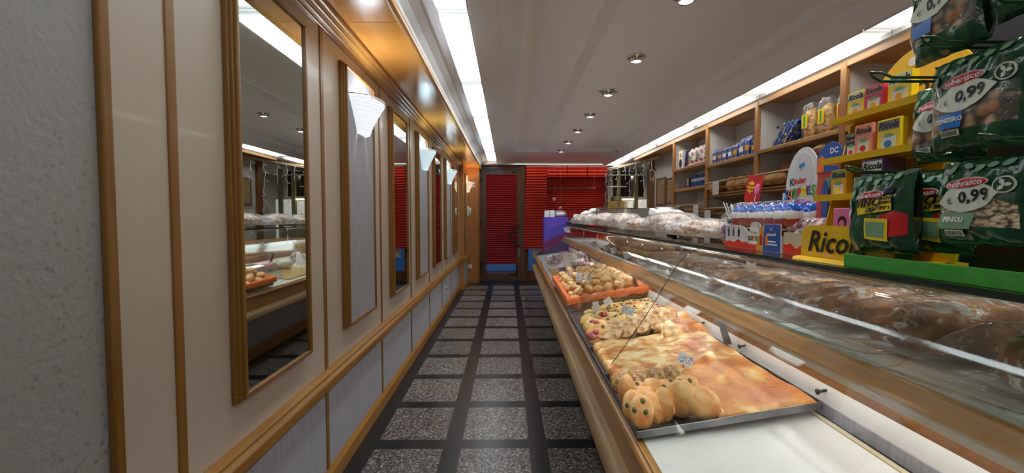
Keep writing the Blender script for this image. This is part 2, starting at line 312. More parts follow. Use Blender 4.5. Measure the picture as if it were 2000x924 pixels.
# ---------------------------------------------------------------- mesh helpers
class MB:
    def __init__(s): s.b = bmesh.new()
    def face(s, pts, mi=0):
        f = s.b.faces.new([s.b.verts.new(p) for p in pts]); f.material_index = mi; return f
    def box(s, x0, x1, y0, y1, z0, z1, mi=0):
        v = [s.b.verts.new((x, y, z)) for x in (x0, x1) for y in (y0, y1) for z in (z0, z1)]
        for q in ((0,1,3,2), (4,6,7,5), (0,4,5,1), (2,3,7,6), (0,2,6,4), (1,5,7,3)):
            s.b.faces.new([v[i] for i in q]).material_index = mi
        return s
    def prism(s, prof, axis, c0, c1, mi=0):
        """profile polygon swept along an axis: 'y' profile is (x,z), 'x' is (y,z), 'z' is (x,y)"""
        f = {'y': lambda a, b, c: (a, c, b), 'x': lambda a, b, c: (c, a, b), 'z': lambda a, b, c: (a, b, c)}[axis]
        A = [s.b.verts.new(f(a, b, c0)) for a, b in prof]; B = [s.b.verts.new(f(a, b, c1)) for a, b in prof]
        n = len(prof)
        for i in range(n): s.b.faces.new((A[i], A[(i+1) % n], B[(i+1) % n], B[i])).material_index = mi
        s.b.faces.new(A[::-1]).material_index = mi; s.b.faces.new(B).material_index = mi
        return s
    def sheet(s, line, axis, c0, c1, t, n=1, mi=0):
        """open polyline of thickness t swept along axis"""
        off = []
        for i in range(len(line)):
            a = Vector(line[max(0, i-1)]); b = Vector(line[min(len(line)-1, i+1)]); d = (b-a).normalized()
            off.append((line[i][0]-d.y*t, line[i][1]+d.x*t))
        for i in range(len(line)-1):
            s.prism([line[i], line[i+1], off[i+1], off[i]], axis, c0, c1, mi)
        return s
    def tube(s, pts, r, n=8, mi=0, closed=False, rads=None):
        pts = [Vector(p) for p in pts]; rings = []; m = len(pts); up = None
        for i, p in enumerate(pts):
            if closed: d = (pts[(i+1) % m]-pts[i-1])
            else: d = pts[min(i+1, m-1)]-pts[max(i-1, 0)]
            d.normalize()
            if up is None: up = d.orthogonal().normalized()
            up = (up-d*up.dot(d)); up = up.normalized() if up.length > 1e-6 else d.orthogonal().normalized()
            si = d.cross(up); rr = rads[i] if rads else r
            rings.append([s.b.verts.new(p+(up*math.cos(2*PI*k/n)+si*math.sin(2*PI*k/n))*rr) for k in range(n)])
        for i in range(m if closed else m-1):
            A, B = rings[i], rings[(i+1) % m]
            for k in range(n): s.b.faces.new((A[k], A[(k+1) % n], B[(k+1) % n], B[k])).material_index = mi
        if not closed:
            s.b.faces.new(rings[0][::-1]).material_index = mi; s.b.faces.new(rings[-1]).material_index = mi
        return s
    def lathe(s, prof, n=24, c=(0,0,0), a0=0, a1=2*PI, sx=1, sy=1, mi=0, sy_b=None):
        full = abs(a1-a0-2*PI) < 1e-6; k = n if full else n+1; rings = []
        for r, z in prof:
            rings.append([s.b.verts.new((c[0]+r*sx*math.cos(a0+(a1-a0)*i/n), c[1]+r*sy*math.sin(a0+(a1-a0)*i/n), c[2]+z)) for i in range(k)])
        for A, B in zip(rings, rings[1:]):
            for i in range(n):
                j = (i+1) % k
                try: s.b.faces.new((A[i], A[j], B[j], B[i])).material_index = mi
                except ValueError: pass
        return s
    def blob(s, c, r, rot=None, seg=16, amp=0, seed=0, freq=3, flat=0, mi=0, power=1):
        """ellipsoid with lumpy surface; flat>0 squashes the underside"""
        g = bmesh.new(); bmesh.ops.create_uvsphere(g, u_segments=seg, v_segments=max(6, seg*2//3), radius=1)
        for v in g.verts:
            p = v.co.copy()
            if power != 1:
                q = (abs(p.x)**power+abs(p.y)**power+abs(p.z)**power)**(-1/power); p = p*q
            k = 1+amp*mnoise.noise(p*freq+Vector((seed*7.3, seed*3.1, seed)))
            p = Vector((p.x*r[0]*k, p.y*r[1]*k, p.z*r[2]*k))
            if flat and p.z < -r[2]*flat: p.z = -r[2]*flat+(p.z+r[2]*flat)*.12
            if rot is not None: p = rot @ p
            v.co = p+Vector(c)
        s._merge(g, mi); return s
    def _merge(s, g, mi=None):
        mp = {}
        for v in g.verts: mp[v] = s.b.verts.new(v.co)
        for f in g.faces:
            try:
                q = s.b.faces.new([mp[v] for v in f.verts]); q.material_index = f.material_index if mi is None else mi
            except ValueError: pass
        g.free()
    def grid(s, fn, nu, nv, mi=0, mfn=None):
        V = [[s.b.verts.new(fn(i/nu, j/nv)) for j in range(nv+1)] for i in range(nu+1)]
        for i in range(nu):
            for j in range(nv):
                f = s.b.faces.new((V[i][j], V[i+1][j], V[i+1][j+1], V[i][j+1])); f.material_index = mfn((i+.5)/nu, (j+.5)/nv) if mfn else mi
        return s
    def xf(s, m):
        for v in s.b.verts: v.co = m @ v.co
        return s
    def map(s, fn):
        for v in s.b.verts: v.co = Vector(fn(*v.co))
        return s
    def build(s, name, mats, parent=None, smooth=False, bevel=0, local=False, mod=None, auto=None):
        me = bpy.data.meshes.new(name)
        bmesh.ops.recalc_face_normals(s.b, faces=s.b.faces)
        if parent is not None and not local:
            L = PM.get(parent.name, parent.location); 
            for v in s.b.verts: v.co -= L
        s.b.to_mesh(me); s.b.free()
        for m in (mats if isinstance(mats, (list, tuple)) else [mats]): me.materials.append(M[m] if isinstance(m, str) else m)
        if smooth: me.polygons.foreach_set('use_smooth', [True]*len(me.polygons))
        if auto: me.polygons.foreach_set('use_smooth', [True]*len(me.polygons)); me.set_sharp_from_angle(angle=auto)
        o = bpy.data.objects.new(name, me); COL.objects.link(o)
        if parent is not None:
            o.parent = parent
            if parent.type == 'MESH' or parent.name in PM: PM[o.name] = PM.get(parent.name, parent.location).copy() if hasattr(PM.get(parent.name, parent.location), 'copy') else parent.location
        if bevel:
            b = o.modifiers.new('bevel', 'BEVEL'); b.width = bevel; b.segments = 2; b.limit_method = 'ANGLE'; b.angle_limit = .7
        return o
PM = {}
def thing(name, label, cat, loc=(0,0,0), group=None):
    o = bpy.data.objects.new(name, None); o.empty_display_size = .05; COL.objects.link(o); o.location = loc
    PM[o.name] = Vector(loc); tag(o, label, cat, group); return o
def tag(o, label, cat, group=None, kind=None):
    if label: o['label'] = label
    if cat: o['category'] = cat
    if group: o['group'] = group
    if kind: o['kind'] = kind
    return o
def single(mb, name, mats, label, cat, group=None, loc=None, **k):
    """a thing that is one mesh: verts are given in world space, the origin is moved to loc"""
    if loc is not None:
        for v in mb.b.verts: v.co -= Vector(loc)
    o = mb.build(name, mats, None, **k)
    if loc is not None: o.location = loc; PM[o.name] = Vector(loc)
    else: PM[o.name] = Vector((0,0,0))
    return tag(o, label, cat, group)
def struct(mb, name, mats, parent=None, **k):
    o = mb.build(name, mats, parent, **k)
    if parent is None: o['kind'] = 'structure'; PM[o.name] = Vector((0,0,0))
    return o
def dup(root, loc=None, rot=None, label=None, group=None, scale=None):
    r = root.copy(); COL.objects.link(r)
    if loc is not None: r.location = loc
    if rot is not None: r.rotation_euler = rot
    if scale is not None: r.scale = (scale,)*3 if isinstance(scale, (int, float)) else scale
    if label: r['label'] = label
    if group: r['group'] = group
    PM[r.name] = Vector(r.location)
    def rec(src, dst):
        for ch in list(src.children):
            c = ch.copy(); COL.objects.link(c); c.parent = dst; rec(ch, c)
    rec(root, r); return r
AISLE = Matrix(((0,0,-1,0), (-1,0,0,0), (0,1,0,0), (0,0,0,1)))       # lettering that faces the aisle (-X)
def text_mesh(body, size, shear=0, bold=0, align='CENTER'):
    cu = bpy.data.curves.new('t', 'FONT'); cu.body = body; cu.size = size; cu.shear = shear; cu.offset = bold
    cu.align_x = align; cu.align_y = 'CENTER'; cu.resolution_u = 2
    o = bpy.data.objects.new('t', cu); COL.objects.link(o)
    dg = bpy.context.evaluated_depsgraph_get(); dg.update()
    me = bpy.data.meshes.new_from_object(o.evaluated_get(dg)); g = bmesh.new(); g.from_mesh(me)
    bpy.data.objects.remove(o); bpy.data.curves.remove(cu); bpy.data.meshes.remove(me)
    return g
def text(parent, body, size, loc, material, mtx=AISLE, shear=0, bold=0, align='CENTER', rot=0, fn=None, name='lettering', sx=1, local=False):
    """flat lettering; loc is its centre in world space (or local to the parent)"""
    mb = MB(); mb._merge(text_mesh(body, size, shear, bold, align), 0)
    R = Matrix.Rotation(rot, 4, 'Z') @ Matrix.Diagonal((sx, 1, 1, 1))
    mb.xf(Matrix.Translation(loc) @ mtx @ R)
    if fn: mb.map(fn)
    return mb.build(name, material, parent, local=local)
def rrect(w, h, r, n=4):
    p = []
    for cx, cy, a in ((w/2-r, h/2-r, 0), (-w/2+r, h/2-r, PI/2), (-w/2+r, -h/2+r, PI), (w/2-r, -h/2+r, 1.5*PI)):
        for i in range(n+1): t = a+PI/2*i/n; p.append((cx+r*math.cos(t), cy+r*math.sin(t)))
    return p
def W(u, v, z): return (u+.016*v, v, z)                                # the counter runs slightly askew to the wall
def D(u): return .785+.1357*(u-.41)                                    # height of the sloping display deck
def T(u): return .797+.160*(u-.40)                                     # height of a tray lying on it
# ================================================================ THE SETTING
Y0, Y1 = -1.6, 10.4
b = MB().box(-1.3, 4.5, Y0-.1, 12.4, -.1, 0); struct(b, 'floor', 'floor')
# left wall
b = MB().box(-1.12, -1.0, Y0, 9.12, 0, 2.95); wl = struct(b, 'wall_left', 'wallpaper')
SY = [1.33+1.07*k for k in range(8)]                                   # battens between the wall panels
for k in range(8):
    y0 = SY[k]+.018; y1 = (SY[k+1]-.018) if k < 7 else 9.08
    if k == 7: y1 = 9.10
    MB().box(-1.0, -.990, y0, y1, .60, 2.56).build('upper_panel', 'cream', wl)
    MB().box(-1.0, -.990, y0, y1, .09, .60).build('lower_panel', 'linen', wl)
    MB().box(-1.0, -.984, SY[k]-.018, SY[k]+.018, .09, 2.56).build('batten', 'oak_z', wl, bevel=.003)
MB().box(-1.0, -.990, 1.128, SY[0]-.018, .09, 2.56).build('upper_panel', 'cream', wl)
MB().box(-1.0, -.982, 1.098, 1.128, 0, 2.58).build('batten', 'oak_z', wl, bevel=.004)
# protruding end of the wall and the pilaster that closes it
b = MB().box(-1.12, -.90, 9.12, 10.06, 0, 2.95); we = struct(b, 'wall_end', 'pilaster')
MB().box(-.90, -.892, 9.2, 10.0, .12, .58).build('lower_panel', 'linen', we)
b = MB().box(-1.12, -.64, 10.06, 10.5, 0, 2.72); wp = struct(b, 'wall_pilaster', 'pilaster')
MB().box(-.66, -.625, 10.04, 10.07, 0, 2.6).build('corner_bead', 'oak_z', wp, bevel=.004)
# chair rail
def rail_prof(x, z, t, h):
    return [(x, z), (x+t*.55, z), (x+t, z+h*.22), (x+t, z+h*.62), (x+t*.7, z+h*.8), (x+t*.7, z+h*.9), (x+t*.3, z+h), (x, z+h)]
b = MB().prism(rail_prof(-.99, .565, .055, .105), 'y', 1.35, 9.14).prism(rail_prof(-.90, .565, .055, .105), 'y', 9.10, 10.055); struct(b, 'trim_1', 'oak_y', bevel=.004, auto=.9)
b = MB().prism([(-.99, 0), (-.968, 0), (-.968, .085), (-.978, .10), (-.99, .118)], 'y', 1.35, 9.12).prism([(-.9, 0), (-.872, 0), (-.872, .085), (-.885, .10), (-.9, .118)], 'y', 9.12, 10.06)
b.box(-.9, -.64, 10.04, 10.06, 0, .1); struct(b, 'baseboard_left', 'oak_y', bevel=.003)
# crown moulding: four beads
b = MB()
for i, (x, z, r) in enumerate(((-.985, 2.515, .012), (-.97, 2.538, .013), (-.95, 2.562, .014), (-.925, 2.582, .014))):
    b.prism([(x+r*math.cos(a), z+r*math.sin(a)) for a in [PI*2*q/10 for q in range(10)]], 'y', Y0, 10.06)
b.prism([(-1, 2.50), (-.985, 2.505), (-.915, 2.585), (-.91, 2.60), (-1, 2.60)], 'y', Y0, 10.06)
struct(b, 'trim_2', 'oak_y', auto=1)
# soffit of lacquered veneer and its edge bead
b = MB()
for a, c in ((Y0, .42), (.424, 2.56), (2.564, 4.7), (4.704, 6.84), (6.844, 10.4)): b.box(-1.12, -.60, a, c, 2.60, 2.62)
struct(b, 'ceiling_soffit', 'soffit')
b = MB().prism([(-.615, 2.592), (-.60, 2.585), (-.585, 2.592), (-.58, 2.61), (-.585, 2.635), (-.615, 2.635)], 'y', Y0, 10.4); struct(b, 'trim_3', 'beam_wood', auto=1)
# the ceiling, one folded surface
prof = [(-.60, 2.632), (-.585, 2.665), (-.55, 2.70), (-.50, 2.728), (-.45, 2.74), (-.428, 2.74), (-.428, 2.775), (-.232, 2.775), (-.232, 2.725), (-.215, 2.722), (-.06, 2.722), (-.058, 2.726), (.10, 2.726),
        (.135, 2.735), (.165, 2.76), (.19, 2.79), (.22, 2.805), (.585, 2.805), (.60, 2.80), (.66, 2.74), (1.36, 2.74), (1.362, 2.805), (1.90, 2.805), (1.96, 2.765), (2.06, 2.755), (2.12, 2.715), (2.185, 2.66), (2.20, 2.655), (2.20, 2.675), (2.385, 2.675), (2.385, 2.62), (2.42, 2.60)]
b = MB()
for (p, q) in zip(prof, prof[1:]):
    b.face([(p[0], Y0, p[1]), (q[0], Y0, q[1]), (q[0], 8.4, q[1]), (p[0], 8.4, p[1])])
far = [p for p in prof if p[0] < .12]+[(.14, 2.73), (1.3, 2.74), (2.0, 2.74)]+[p for p in prof if p[0] > 2.08]
for (p, q) in zip(far, far[1:]):
    b.face([(p[0], 8.4, p[1]), (q[0], 8.4, q[1]), (q[0], 10.02, q[1]), (p[0], 10.02, p[1])])
b.face([(.1, 8.4, 2.82), (2.05, 8.4, 2.82), (2.05, 8.4, 2.738), (.1, 8.4, 2.728)])
b.box(-.45, 2.42, 10.02, 10.06, 2.70, 2.84); b.box(-.63, 2.42, 10.14, 10.42, 2.70, 2.84); b.box(-.63, 2.42, 10.06, 10.14, 2.80, 2.84)
b.box(-1.2, 2.9, Y0, 12.4, 2.90, 2.95); b.box(2.42, 4.5, 6.5, 12.4, 2.62, 2.66)
struct(b, 'ceiling', 'ceiling', auto=.3)
# right wall, back room, rear wall
b = MB().box(2.76, 2.9, Y0, 8.42, 0, 2.95); struct(b, 'wall_right', 'wall_white')
b = MB().box(-1.12, 2.9, Y0-.12, Y0, 0, 2.95); struct(b, 'wall_rear', 'cream')
b = MB().box(4.3, 4.4, 8.42, 12.2, 0, 2.7).box(2.9, 4.4, 8.3, 8.42, 0, 2.7); struct(b, 'wall_back_room', 'wall_white')
b = MB().box(2.3, 4.4, 12.1, 12.2, 0, 2.7); struct(b, 'wall_kitchen', 'wall_white')
b = MB().box(.42, 2.34, 10.44, 10.56, 0, .17).box(.42, 2.34, 10.44, 10.56, 2.7, 2.84).box(2.30, 2.36, 10.40, 12.1, 0, 2.7).box(.40, .50, 10.40, 10.5, 0, 2.7).box(-.64, .5, 10.44, 10.56, 2.66, 2.84); struct(b, 'wall_front', 'door_wood')
# shop window behind the blinds
b = MB().box(.50, 2.30, 10.46, 10.468, .17, 2.7); w1 = struct(b, 'window_1', 'glass')
MB().box(.50, 2.30, 10.43, 10.50, .17, .22).box(.50, 2.30, 10.43, 10.50, 2.64, 2.7).box(1.36, 1.42, 10.43, 10.5, .17, 2.7).build('window_frame', 'door_wood', w1)
# entrance door
dr = thing('door_1', None, None, (-.1, 10.38, 0)); dr['kind'] = 'structure'
MB().box(-.64, -.595, 10.36, 10.46, 0, 2.68).box(.345, .42, 10.34, 10.46, 0, 2.68).box(-.595, .345, 10.36, 10.46, 2.62, 2.68).build('door_frame', 'door_wood', dr, bevel=.006)
dlf = MB().box(-.59, -.49, 10.38, 10.43, .015, 2.61).box(.225, .34, 10.38, 10.43, .015, 2.61).box(-.49, .225, 10.38, 10.43, .015, .18).box(-.49, .225, 10.38, 10.43, 2.50, 2.61).build('door_leaf', 'door_wood', dr, bevel=.006)
MB().box(-.495, .23, 10.420, 10.426, .17, 2.51).build('door_pane', 'glass', dr)
h = MB().tube([(.275, 10.34, 1.30), (.20, 10.31, 1.24), (.12, 10.30, 1.15), (.075, 10.30, 1.08), (.075, 10.30, 1.02), (.13, 10.30, .94), (.21, 10.31, .87), (.275, 10.34, .80)], .018, 10)
h.tube([(.275, 10.39, 1.30), (.275, 10.33, 1.30)], .014).tube([(.275, 10.39, .80), (.275, 10.33, .80)], .014); h.build('door_handle', 'black', dlf, smooth=True)
lk = MB().box(.25, .30, 10.372, 10.382, .55, .78, 0).tube([(.275, 10.375, .70), (.275, 10.35, .70)], .016, 10).build('lock_plate', 'steel', dlf, bevel=.003)
for z in (.32, 1.3, 2.3): MB().tube([(-.60, 10.355, z), (-.60, 10.355, z+.13)], .022, 10).build('hinge', 'black', dlf)
MB().box(.02, .24, 10.374, 10.382, .13, .16).box(.205, .24, 10.374, 10.382, .13, .42).build('corner_bracket', 'black', dlf)
MB().box(.10, .24, 10.374, 10.382, 2.52, 2.56).box(-.5, -.2, 10.35, 10.382, 2.55, 2.60).build('door_closer', 'black', dlf)
# ================================================================ left wall: framed mirrors, framed panels, sconces
def framed(name, label, cat, cy, pane, panemat, x=-.99, hw=.288, z0=.825, z1=2.42, wood_='oak_z', group=None, t=.048):
    o = thing(name, label, cat, (x, cy, z0), group)
    b = MB()
    for (r, d0, d1) in ((0, 0, t*.45), (.008, t*.35, t*.7), (.016, t*.6, t*.95)):   # stepped moulding
        for (a0, a1, c0, c1) in ((cy-hw+r, cy+hw-r, z0+r, z0+.032), (cy-hw+r, cy+hw-r, z1-.032, z1-r), (cy-hw+r, cy-hw+.032, z0+.032, z1-.032), (cy+hw-.032, cy+hw-r, z0+.032, z1-.032)):
            b.box(x+d0, x+d1, a0, a1, c0, c1)
    b.build('frame', wood_, o, bevel=.0035)
    MB().box(x+.001, x+t*.72, cy-hw+.028, cy+hw-.028, z0+.028, z1-.028).build(pane, panemat, o)
    return o
LB = ['nearest and largest framed mirror on the cream wall, showing the bread counter', 'framed linen-grey wall panel behind the nearest sconce', 'tall framed mirror between the first and second sconces',
      'framed linen-grey wall panel behind the second sconce', 'dark narrow framed mirror between the second and third sconces', 'framed linen-grey wall panel behind the third sconce', 'farthest framed mirror, just before the wall steps out']
for k in range(7):
    cy = 1.865+1.07*k
    if k % 2 == 0: framed('wall_mirror', LB[k], 'mirror', cy, 'mirror_glass', 'mirror', group='framed mirrors on the panelled wall', hw=.292 if k else .292)
    else: framed('decorative_frame', LB[k], 'wall panel', cy, 'panel', 'linen', group='framed fabric panels on the panelled wall')
framed('decorative_frame', 'last framed panel behind the warm sconce beside the wooden pilaster', 'wall panel', 9.6, 'panel', 'linen', x=-.90, hw=.20, t=.04, group='framed fabric panels on the panelled wall')
def sconce(x, cy, z, col, strength, label):
    o = thing('wall_sconce', label, 'wall lamp', (x, cy, z), 'sconces along the panelled wall')
    m = emis('sconce_glass', col, strength)
    b = MB(); prof = []; n = 10; m2 = emis('sconce_glass_rib', tuple(c*.9 for c in col[:3])+(1,), strength*.62)
    rf = lambda i: .36+.64*(i/n)**1.25
    for i in range(n):                                                  # horizontal ribs stepping outwards
        r = rf(i); zz = .205*i/n; z2 = .205*(i+1)/n
        b.lathe([(r, zz), (rf(i+1)+.012, z2-.006)], 28, (x, cy, z), -PI/2, PI/2, .145, .215, mi=0)
        b.lathe([(rf(i+1)+.012, z2-.006), (rf(i+1), z2)], 28, (x, cy, z), -PI/2, PI/2, .145, .215, mi=1)
    b.face([(x+.145*.34*math.cos(a), cy+.215*.34*math.sin(a), z) for a in [-PI/2+PI*i/12 for i in range(13)]])
    b.build('shade', [m, m2], o, smooth=False)
    r = MB(); r.tube([(x+.15*math.cos(a), cy+.223*math.sin(a), z+.214) for a in [-PI/2+PI*i/24 for i in range(25)]], .004, 6); r.build('rim', 'chrome', o, smooth=True)
    MB().box(x, x+.012, cy-.06, cy+.06, z+.03, z+.17).build('bracket', 'white', o)
    MB().blob((x+.05, cy, z+.13), (.02, .05, .02), seg=10).build('bulb', emis('bulb_glow', col, BULB), o, smooth=True)
    return o
xs = -.99+.048*.72
sconce(xs, 2.935, 2.035, (.86,.93,1,1), SCONCE, 'bright white ribbed glass sconce nearest the camera')
sconce(xs, 5.075, 2.035, (.62,.90,1,1), SCONCE*.75, 'cool bluish ribbed sconce, second along the wall')
sconce(xs, 7.215, 2.035, (.62,.90,1,1), SCONCE*.75, 'cool bluish ribbed sconce, third along the wall')
sconce(-.90+.03, 9.6, 2.035, (1,.70,.42,1), SCONCE*.9, 'warm peach sconce beside the wooden pilaster')
# pilaster fittings
o = thing('notice_plate', 'small white notice plate on the wooden pilaster beside the door', 'sign', (-.79, 10.05, 2.17))
MB().prism([(x-.785, z+2.235) for x, z in rrect(.13, .13, .02)], 'y', 10.052, 10.06).build('plate', 'paper', o)
MB().box(-.835, -.735, 10.050, 10.0525, 2.225, 2.24).box(-.835, -.80, 10.050, 10.0525, 2.20, 2.206).build('printed_line', 'ink', o)
o = thing('wall_outlet', 'white wall outlet low on the wooden pilaster', 'outlet', (-.86, 10.05, .33))
MB().box(-.91, -.80, 10.048, 10.06, .34, .42).build('cover_plate', 'paper', o, bevel=.003)
for q in (-.885, -.855, -.825): MB().lathe([(.0, 0), (.008, 0), (.008, .004)], 12, (0,0,0)).xf(Matrix.Translation((q, 10.048, .38)) @ Matrix.Rotation(PI/2, 4, 'X')).build('socket', 'black', o)
o = thing('wall_intercom', 'small white handset hanging on the wall under the warm sconce', 'intercom', (-.85, 9.6, 1.5))
MB().prism([(y+9.62, z+1.62) for y, z in rrect(.09, .22, .02)], 'x', -.861, -.83).build('body', 'paper', o)
MB().tube([(-.81, 9.62, 1.70), (-.80, 9.62, 1.62), (-.81, 9.62, 1.54)], .018, 8).box(-.832, -.812, 9.605, 9.635, 1.66, 1.68).build('handset', 'paper', o, smooth=True)
o = thing('wall_socket', 'small round grey socket on the lower wall panel', 'outlet', (-.99, 7.1, .33))
MB().box(-.99, -.984, 7.06, 7.14, .30, .38).build('cover_plate', 'paper', o, bevel=.002)
MB().box(-.984, -.978, 7.08, 7.12, .32, .36).build('socket', 'black', o)
# ================================================================ ceiling lamps
o = thing('ceiling_light_trough', None, None, (0,0,0)) if False else None
ORD = ['first', 'second', 'third', 'fourth', 'fifth', 'sixth', 'seventh', 'eighth']
for i in range(8):
    y0 = -1.55+1.44*i
    t = thing('strip_light', 'cool white strip light in the left ceiling cove, %s from the door end' % ORD[7-i], 'ceiling light', (-.33, y0+.71, 2.775), 'strip lights in the left cove')
    MB().box(-.425, -.235, y0, y0+1.42, 2.752, 2.758).build('diffuser', 'diff_l', t)
    MB().box(-.428, -.424, y0, y0+1.43, 2.74, 2.774).box(-.236, -.232, y0, y0+1.43, 2.722, 2.774).build('housing', 'white', t)
for i in range(8):
    y0 = -1.55+1.44*i
    t = thing('strip_light', 'white strip light above the bread shelves, %s from the door end' % ORD[7-i], 'ceiling light', (2.29, y0+.71, 2.672), 'strip lights above the shelves')
    MB().box(2.206, 2.378, y0, y0+1.42, 2.650, 2.656).build('diffuser', 'diff_r', t)
    MB().box(2.20, 2.205, y0, y0+1.43, 2.645, 2.674).box(2.379, 2.384, y0, y0+1.43, 2.62, 2.674).build('housing', 'white', t)
t = thing('cove_light', 'thin glowing light line above the red blinds', 'ceiling light', (1.3, 10.1, 2.72))
MB().box(.15, 2.36, 10.065, 10.135, 2.712, 2.722).build('tube', emis('cove_glow', (1,.86,.66,1), FAR_COVE), t)
# downlights
def downlight(y, label, plate=False, light=True):
    t = thing('downlight', label, 'ceiling light', (1.0, y, 2.74), 'downlights in the dropped ceiling panel')
    b = MB().lathe([(.074, 0), (.074, -.007), (.060, -.012), (.056, -.003), (.045, .0), (.045, -.034), (.042, -.042), (.037, -.038), (.037, -.02)], 28, (1.0, y, 2.74))
    b.build('housing', 'chrome', t, smooth=True)
    if plate:
        b = MB()
        for a in range(4):
            R = Matrix.Translation((1.0, y, 2.737)) @ Matrix.Rotation(a*PI/2+.25, 4, 'Z'); g = MB().box(.04, .098, -.022, .022, -.003, .003); g.xf(R); b._merge(g.b, 0)
        b.build('mounting_plate', 'steel', t)
    MB().lathe([(.0, -.038), (.037, -.036)], 20, (1.0, y, 2.74)).build('lens', emis('halogen', (.9,.96,1,1), 10), t)
    if light:
        l = bpy.data.lights.new('beam', 'SPOT'); l.energy = SPOT_W; l.spot_size = 1.9; l.spot_blend = .6; l.shadow_soft_size = .03; l.color = (.95,.97,1)
        lo = bpy.data.objects.new('beam', l); COL.objects.link(lo); lo.parent = t; lo.location = (0, 0, -.06)
for i, lab in enumerate(['round ceiling downlight nearest the camera, at the picture top edge', 'largest fully visible chrome downlight', 'downlight with a cross-shaped metal mounting plate', 'fourth chrome downlight back from the camera, in the row over the counter', 'fifth chrome downlight back in the ceiling row', 'second farthest chrome downlight of the ceiling row', 'farthest chrome downlight, nearest the red blinds']):
    downlight(2.52+.955*i, lab, i == 2)
downlight(1.57, 'chrome ceiling downlight straight above the candy racks'); downlight(.6, 'chrome ceiling downlight above the near end of the counter')
# ================================================================ blinds and things at the far end
def pleated(name, label, x0, x1, y, z0, z1, m, pitch=.042, depth=.028, slant=0):
    t = thing(name, label, 'blind', ((x0+x1)/2, y, z0)); n = max(2, int((z1-z0)/pitch))
    b = MB()
    zz = [z1-(z1-z0)*i/(2*n) for i in range(2*n+1)]
    for a in range(2*n):
        za, zb = zz[a], zz[a+1]; da = depth if a % 2 else 0; db = 0 if a % 2 else depth
        xa = x0-slant*(1-(za-z0)/(z1-z0)); xb = x0-slant*(1-(zb-z0)/(z1-z0))
        b.face([(xa, y-da, za), (x1, y-da, za), (x1, y-db, zb), (xb, y-db, zb)]); b.face([(xa, y-da+.0015, za), (xb, y-db+.0015, zb), (x1, y-db+.0015, zb), (x1, y-da+.0015, za)])
    b.build('pleated_fabric', m, t)
    MB().box(x0-slant-.002, x1+.002, y-depth-.002, y+.004, z0-.018, z0-.001).build('bottom_rail', m, t)
    MB().box(x0-.002, x1+.002, y-depth-.002, y+.006, z1, z1+.02).build('head_rail', 'white', t)
    MB().tube([((x0+x1)/2, y-depth-.004, z1), ((x0+x1)/2, y-depth-.004, z0)], .0015, 4).build('cord', 'ink', t)
    return t
pleated('pleated_blind', 'dark crimson pleated blind behind the glass of the entrance door', -.49, .225, 10.408, .41, 2.50, 'blind_dark', .05, .026)
pleated('pleated_blind', 'long bright red pleated blind hanging right beside the door', .44, .925, 10.28, .78, 2.665, 'blind', .06, .03, .05)
for i in range(3):
    x0 = .92+.47*i
    pleated('pleated_blind', ['short raised orange-red blind above the glass bar, left of three', 'short raised orange-red blind above the glass bar, middle of three', 'short raised orange-red blind above the glass bar, right of three'][i], x0, x0+.455, 10.26, 2.44, 2.665, 'blind', .06, .03)
pleated('pleated_blind', 'wide shaded red blind behind the glass bar and pink baubles', .93, 2.29, 10.42, .9, 2.63, 'blind', .05, .026)
t = single(MB().tube([(.95, 10.2, 2.155), (2.03, 10.2, 2.165)], .012, 8), 'hanging_bar', 'steel', 'thin pale bar hanging across the shaded red blind', 'bar', loc=(1.5, 10.2, 2.15))
tag(MB().tube([(.98, 10.2, 2.165), (.98, 10.2, 2.74)], .0015, 4).tube([(2.0, 10.2, 2.165), (2.0, 10.2, 2.74)], .0015, 4).build('wire', 'steel', t), None, None)
for x, z, lb in ((1.07, 1.90, 'left and higher pink bauble hanging before the red blind'), (1.21, 1.70, 'right and lower pink bauble hanging before the red blind')):
    t = thing('bauble', lb, 'bauble', (x, 10.1, z), 'pink baubles'); MB().blob((x, 10.1, z), (.045, .045, .045), seg=20).build('ball', 'flesh_pink', t, smooth=True)
    MB().tube([(x, 10.1, z+.04), (x, 10.1, 2.74)], .0012, 4).build('thread', 'paper', t)
t = single(MB().box(.60, .76, 10.452, 10.456, .55, .72), 'paper_notice', 'print_faint', 'white paper stuck on the blue glass below the long red blind', 'notice', loc=(.68, 10.45, .55))
# ================================================================ the display counter
VN, VF = -.9, 8.2
ct = thing('display_counter', 'long oak and glass bakery counter with sloping bread deck and curved glass front', 'counter', (.7, 3.6, 0))
def cpart(mb, name, m, **k): return mb.map(W).build(name, m, ct, **k)
b = MB().prism([(.72, 0), (1.42, 0), (1.42, .9), (1.0, .9), (1.0, .76), (.72, .60)], 'y', VN, VF-.05); cpart(b, 'body', 'linen')
b = MB().prism([(.70, 0), (.72, 0), (.72, .13), (.706, .14), (.70, .12)], 'y', VN, VF-.05); cpart(b, 'baseboard', 'oak_y')
b = MB().prism([(.44, .56), (.46, .54), (.74, .54), (.74, .62), (.44, .62)], 'y', VN, VF); cpart(b, 'underside', 'white')
for v0, v1 in ((VN, .55), (.553, 3.96), (3.963, VF)):                   # bumper rail in lengths, joints show
    b = MB().prism([(.40, .545), (.352, .545), (.336, .558), (.330, .58), (.333, .605), (.345, .622), (.365, .629), (.40, .631)], 'y', v0, v1); cpart(b, 'bumper_rail', 'rail_wood', auto=1)
for v0, v1 in ((VN, 1.954), (1.957, 5.55), (5.553, VF)):
    b = MB().prism([(.376, .62), (.392, .625), (.388, .748), (.378, .752), (.376, .762), (.382, .772), (.392, .776), (.392, .783), (.418, .786), (.418, .60), (.376, .60)], 'y', v0, v1); cpart(b, 'fascia', 'counter_wood', bevel=.002)
b = MB().prism([(.40, .56), (.46, .56), (.46, .775), (.40, .775)], 'y', VN, VF); cpart(b, 'front_core', 'counter_wood')
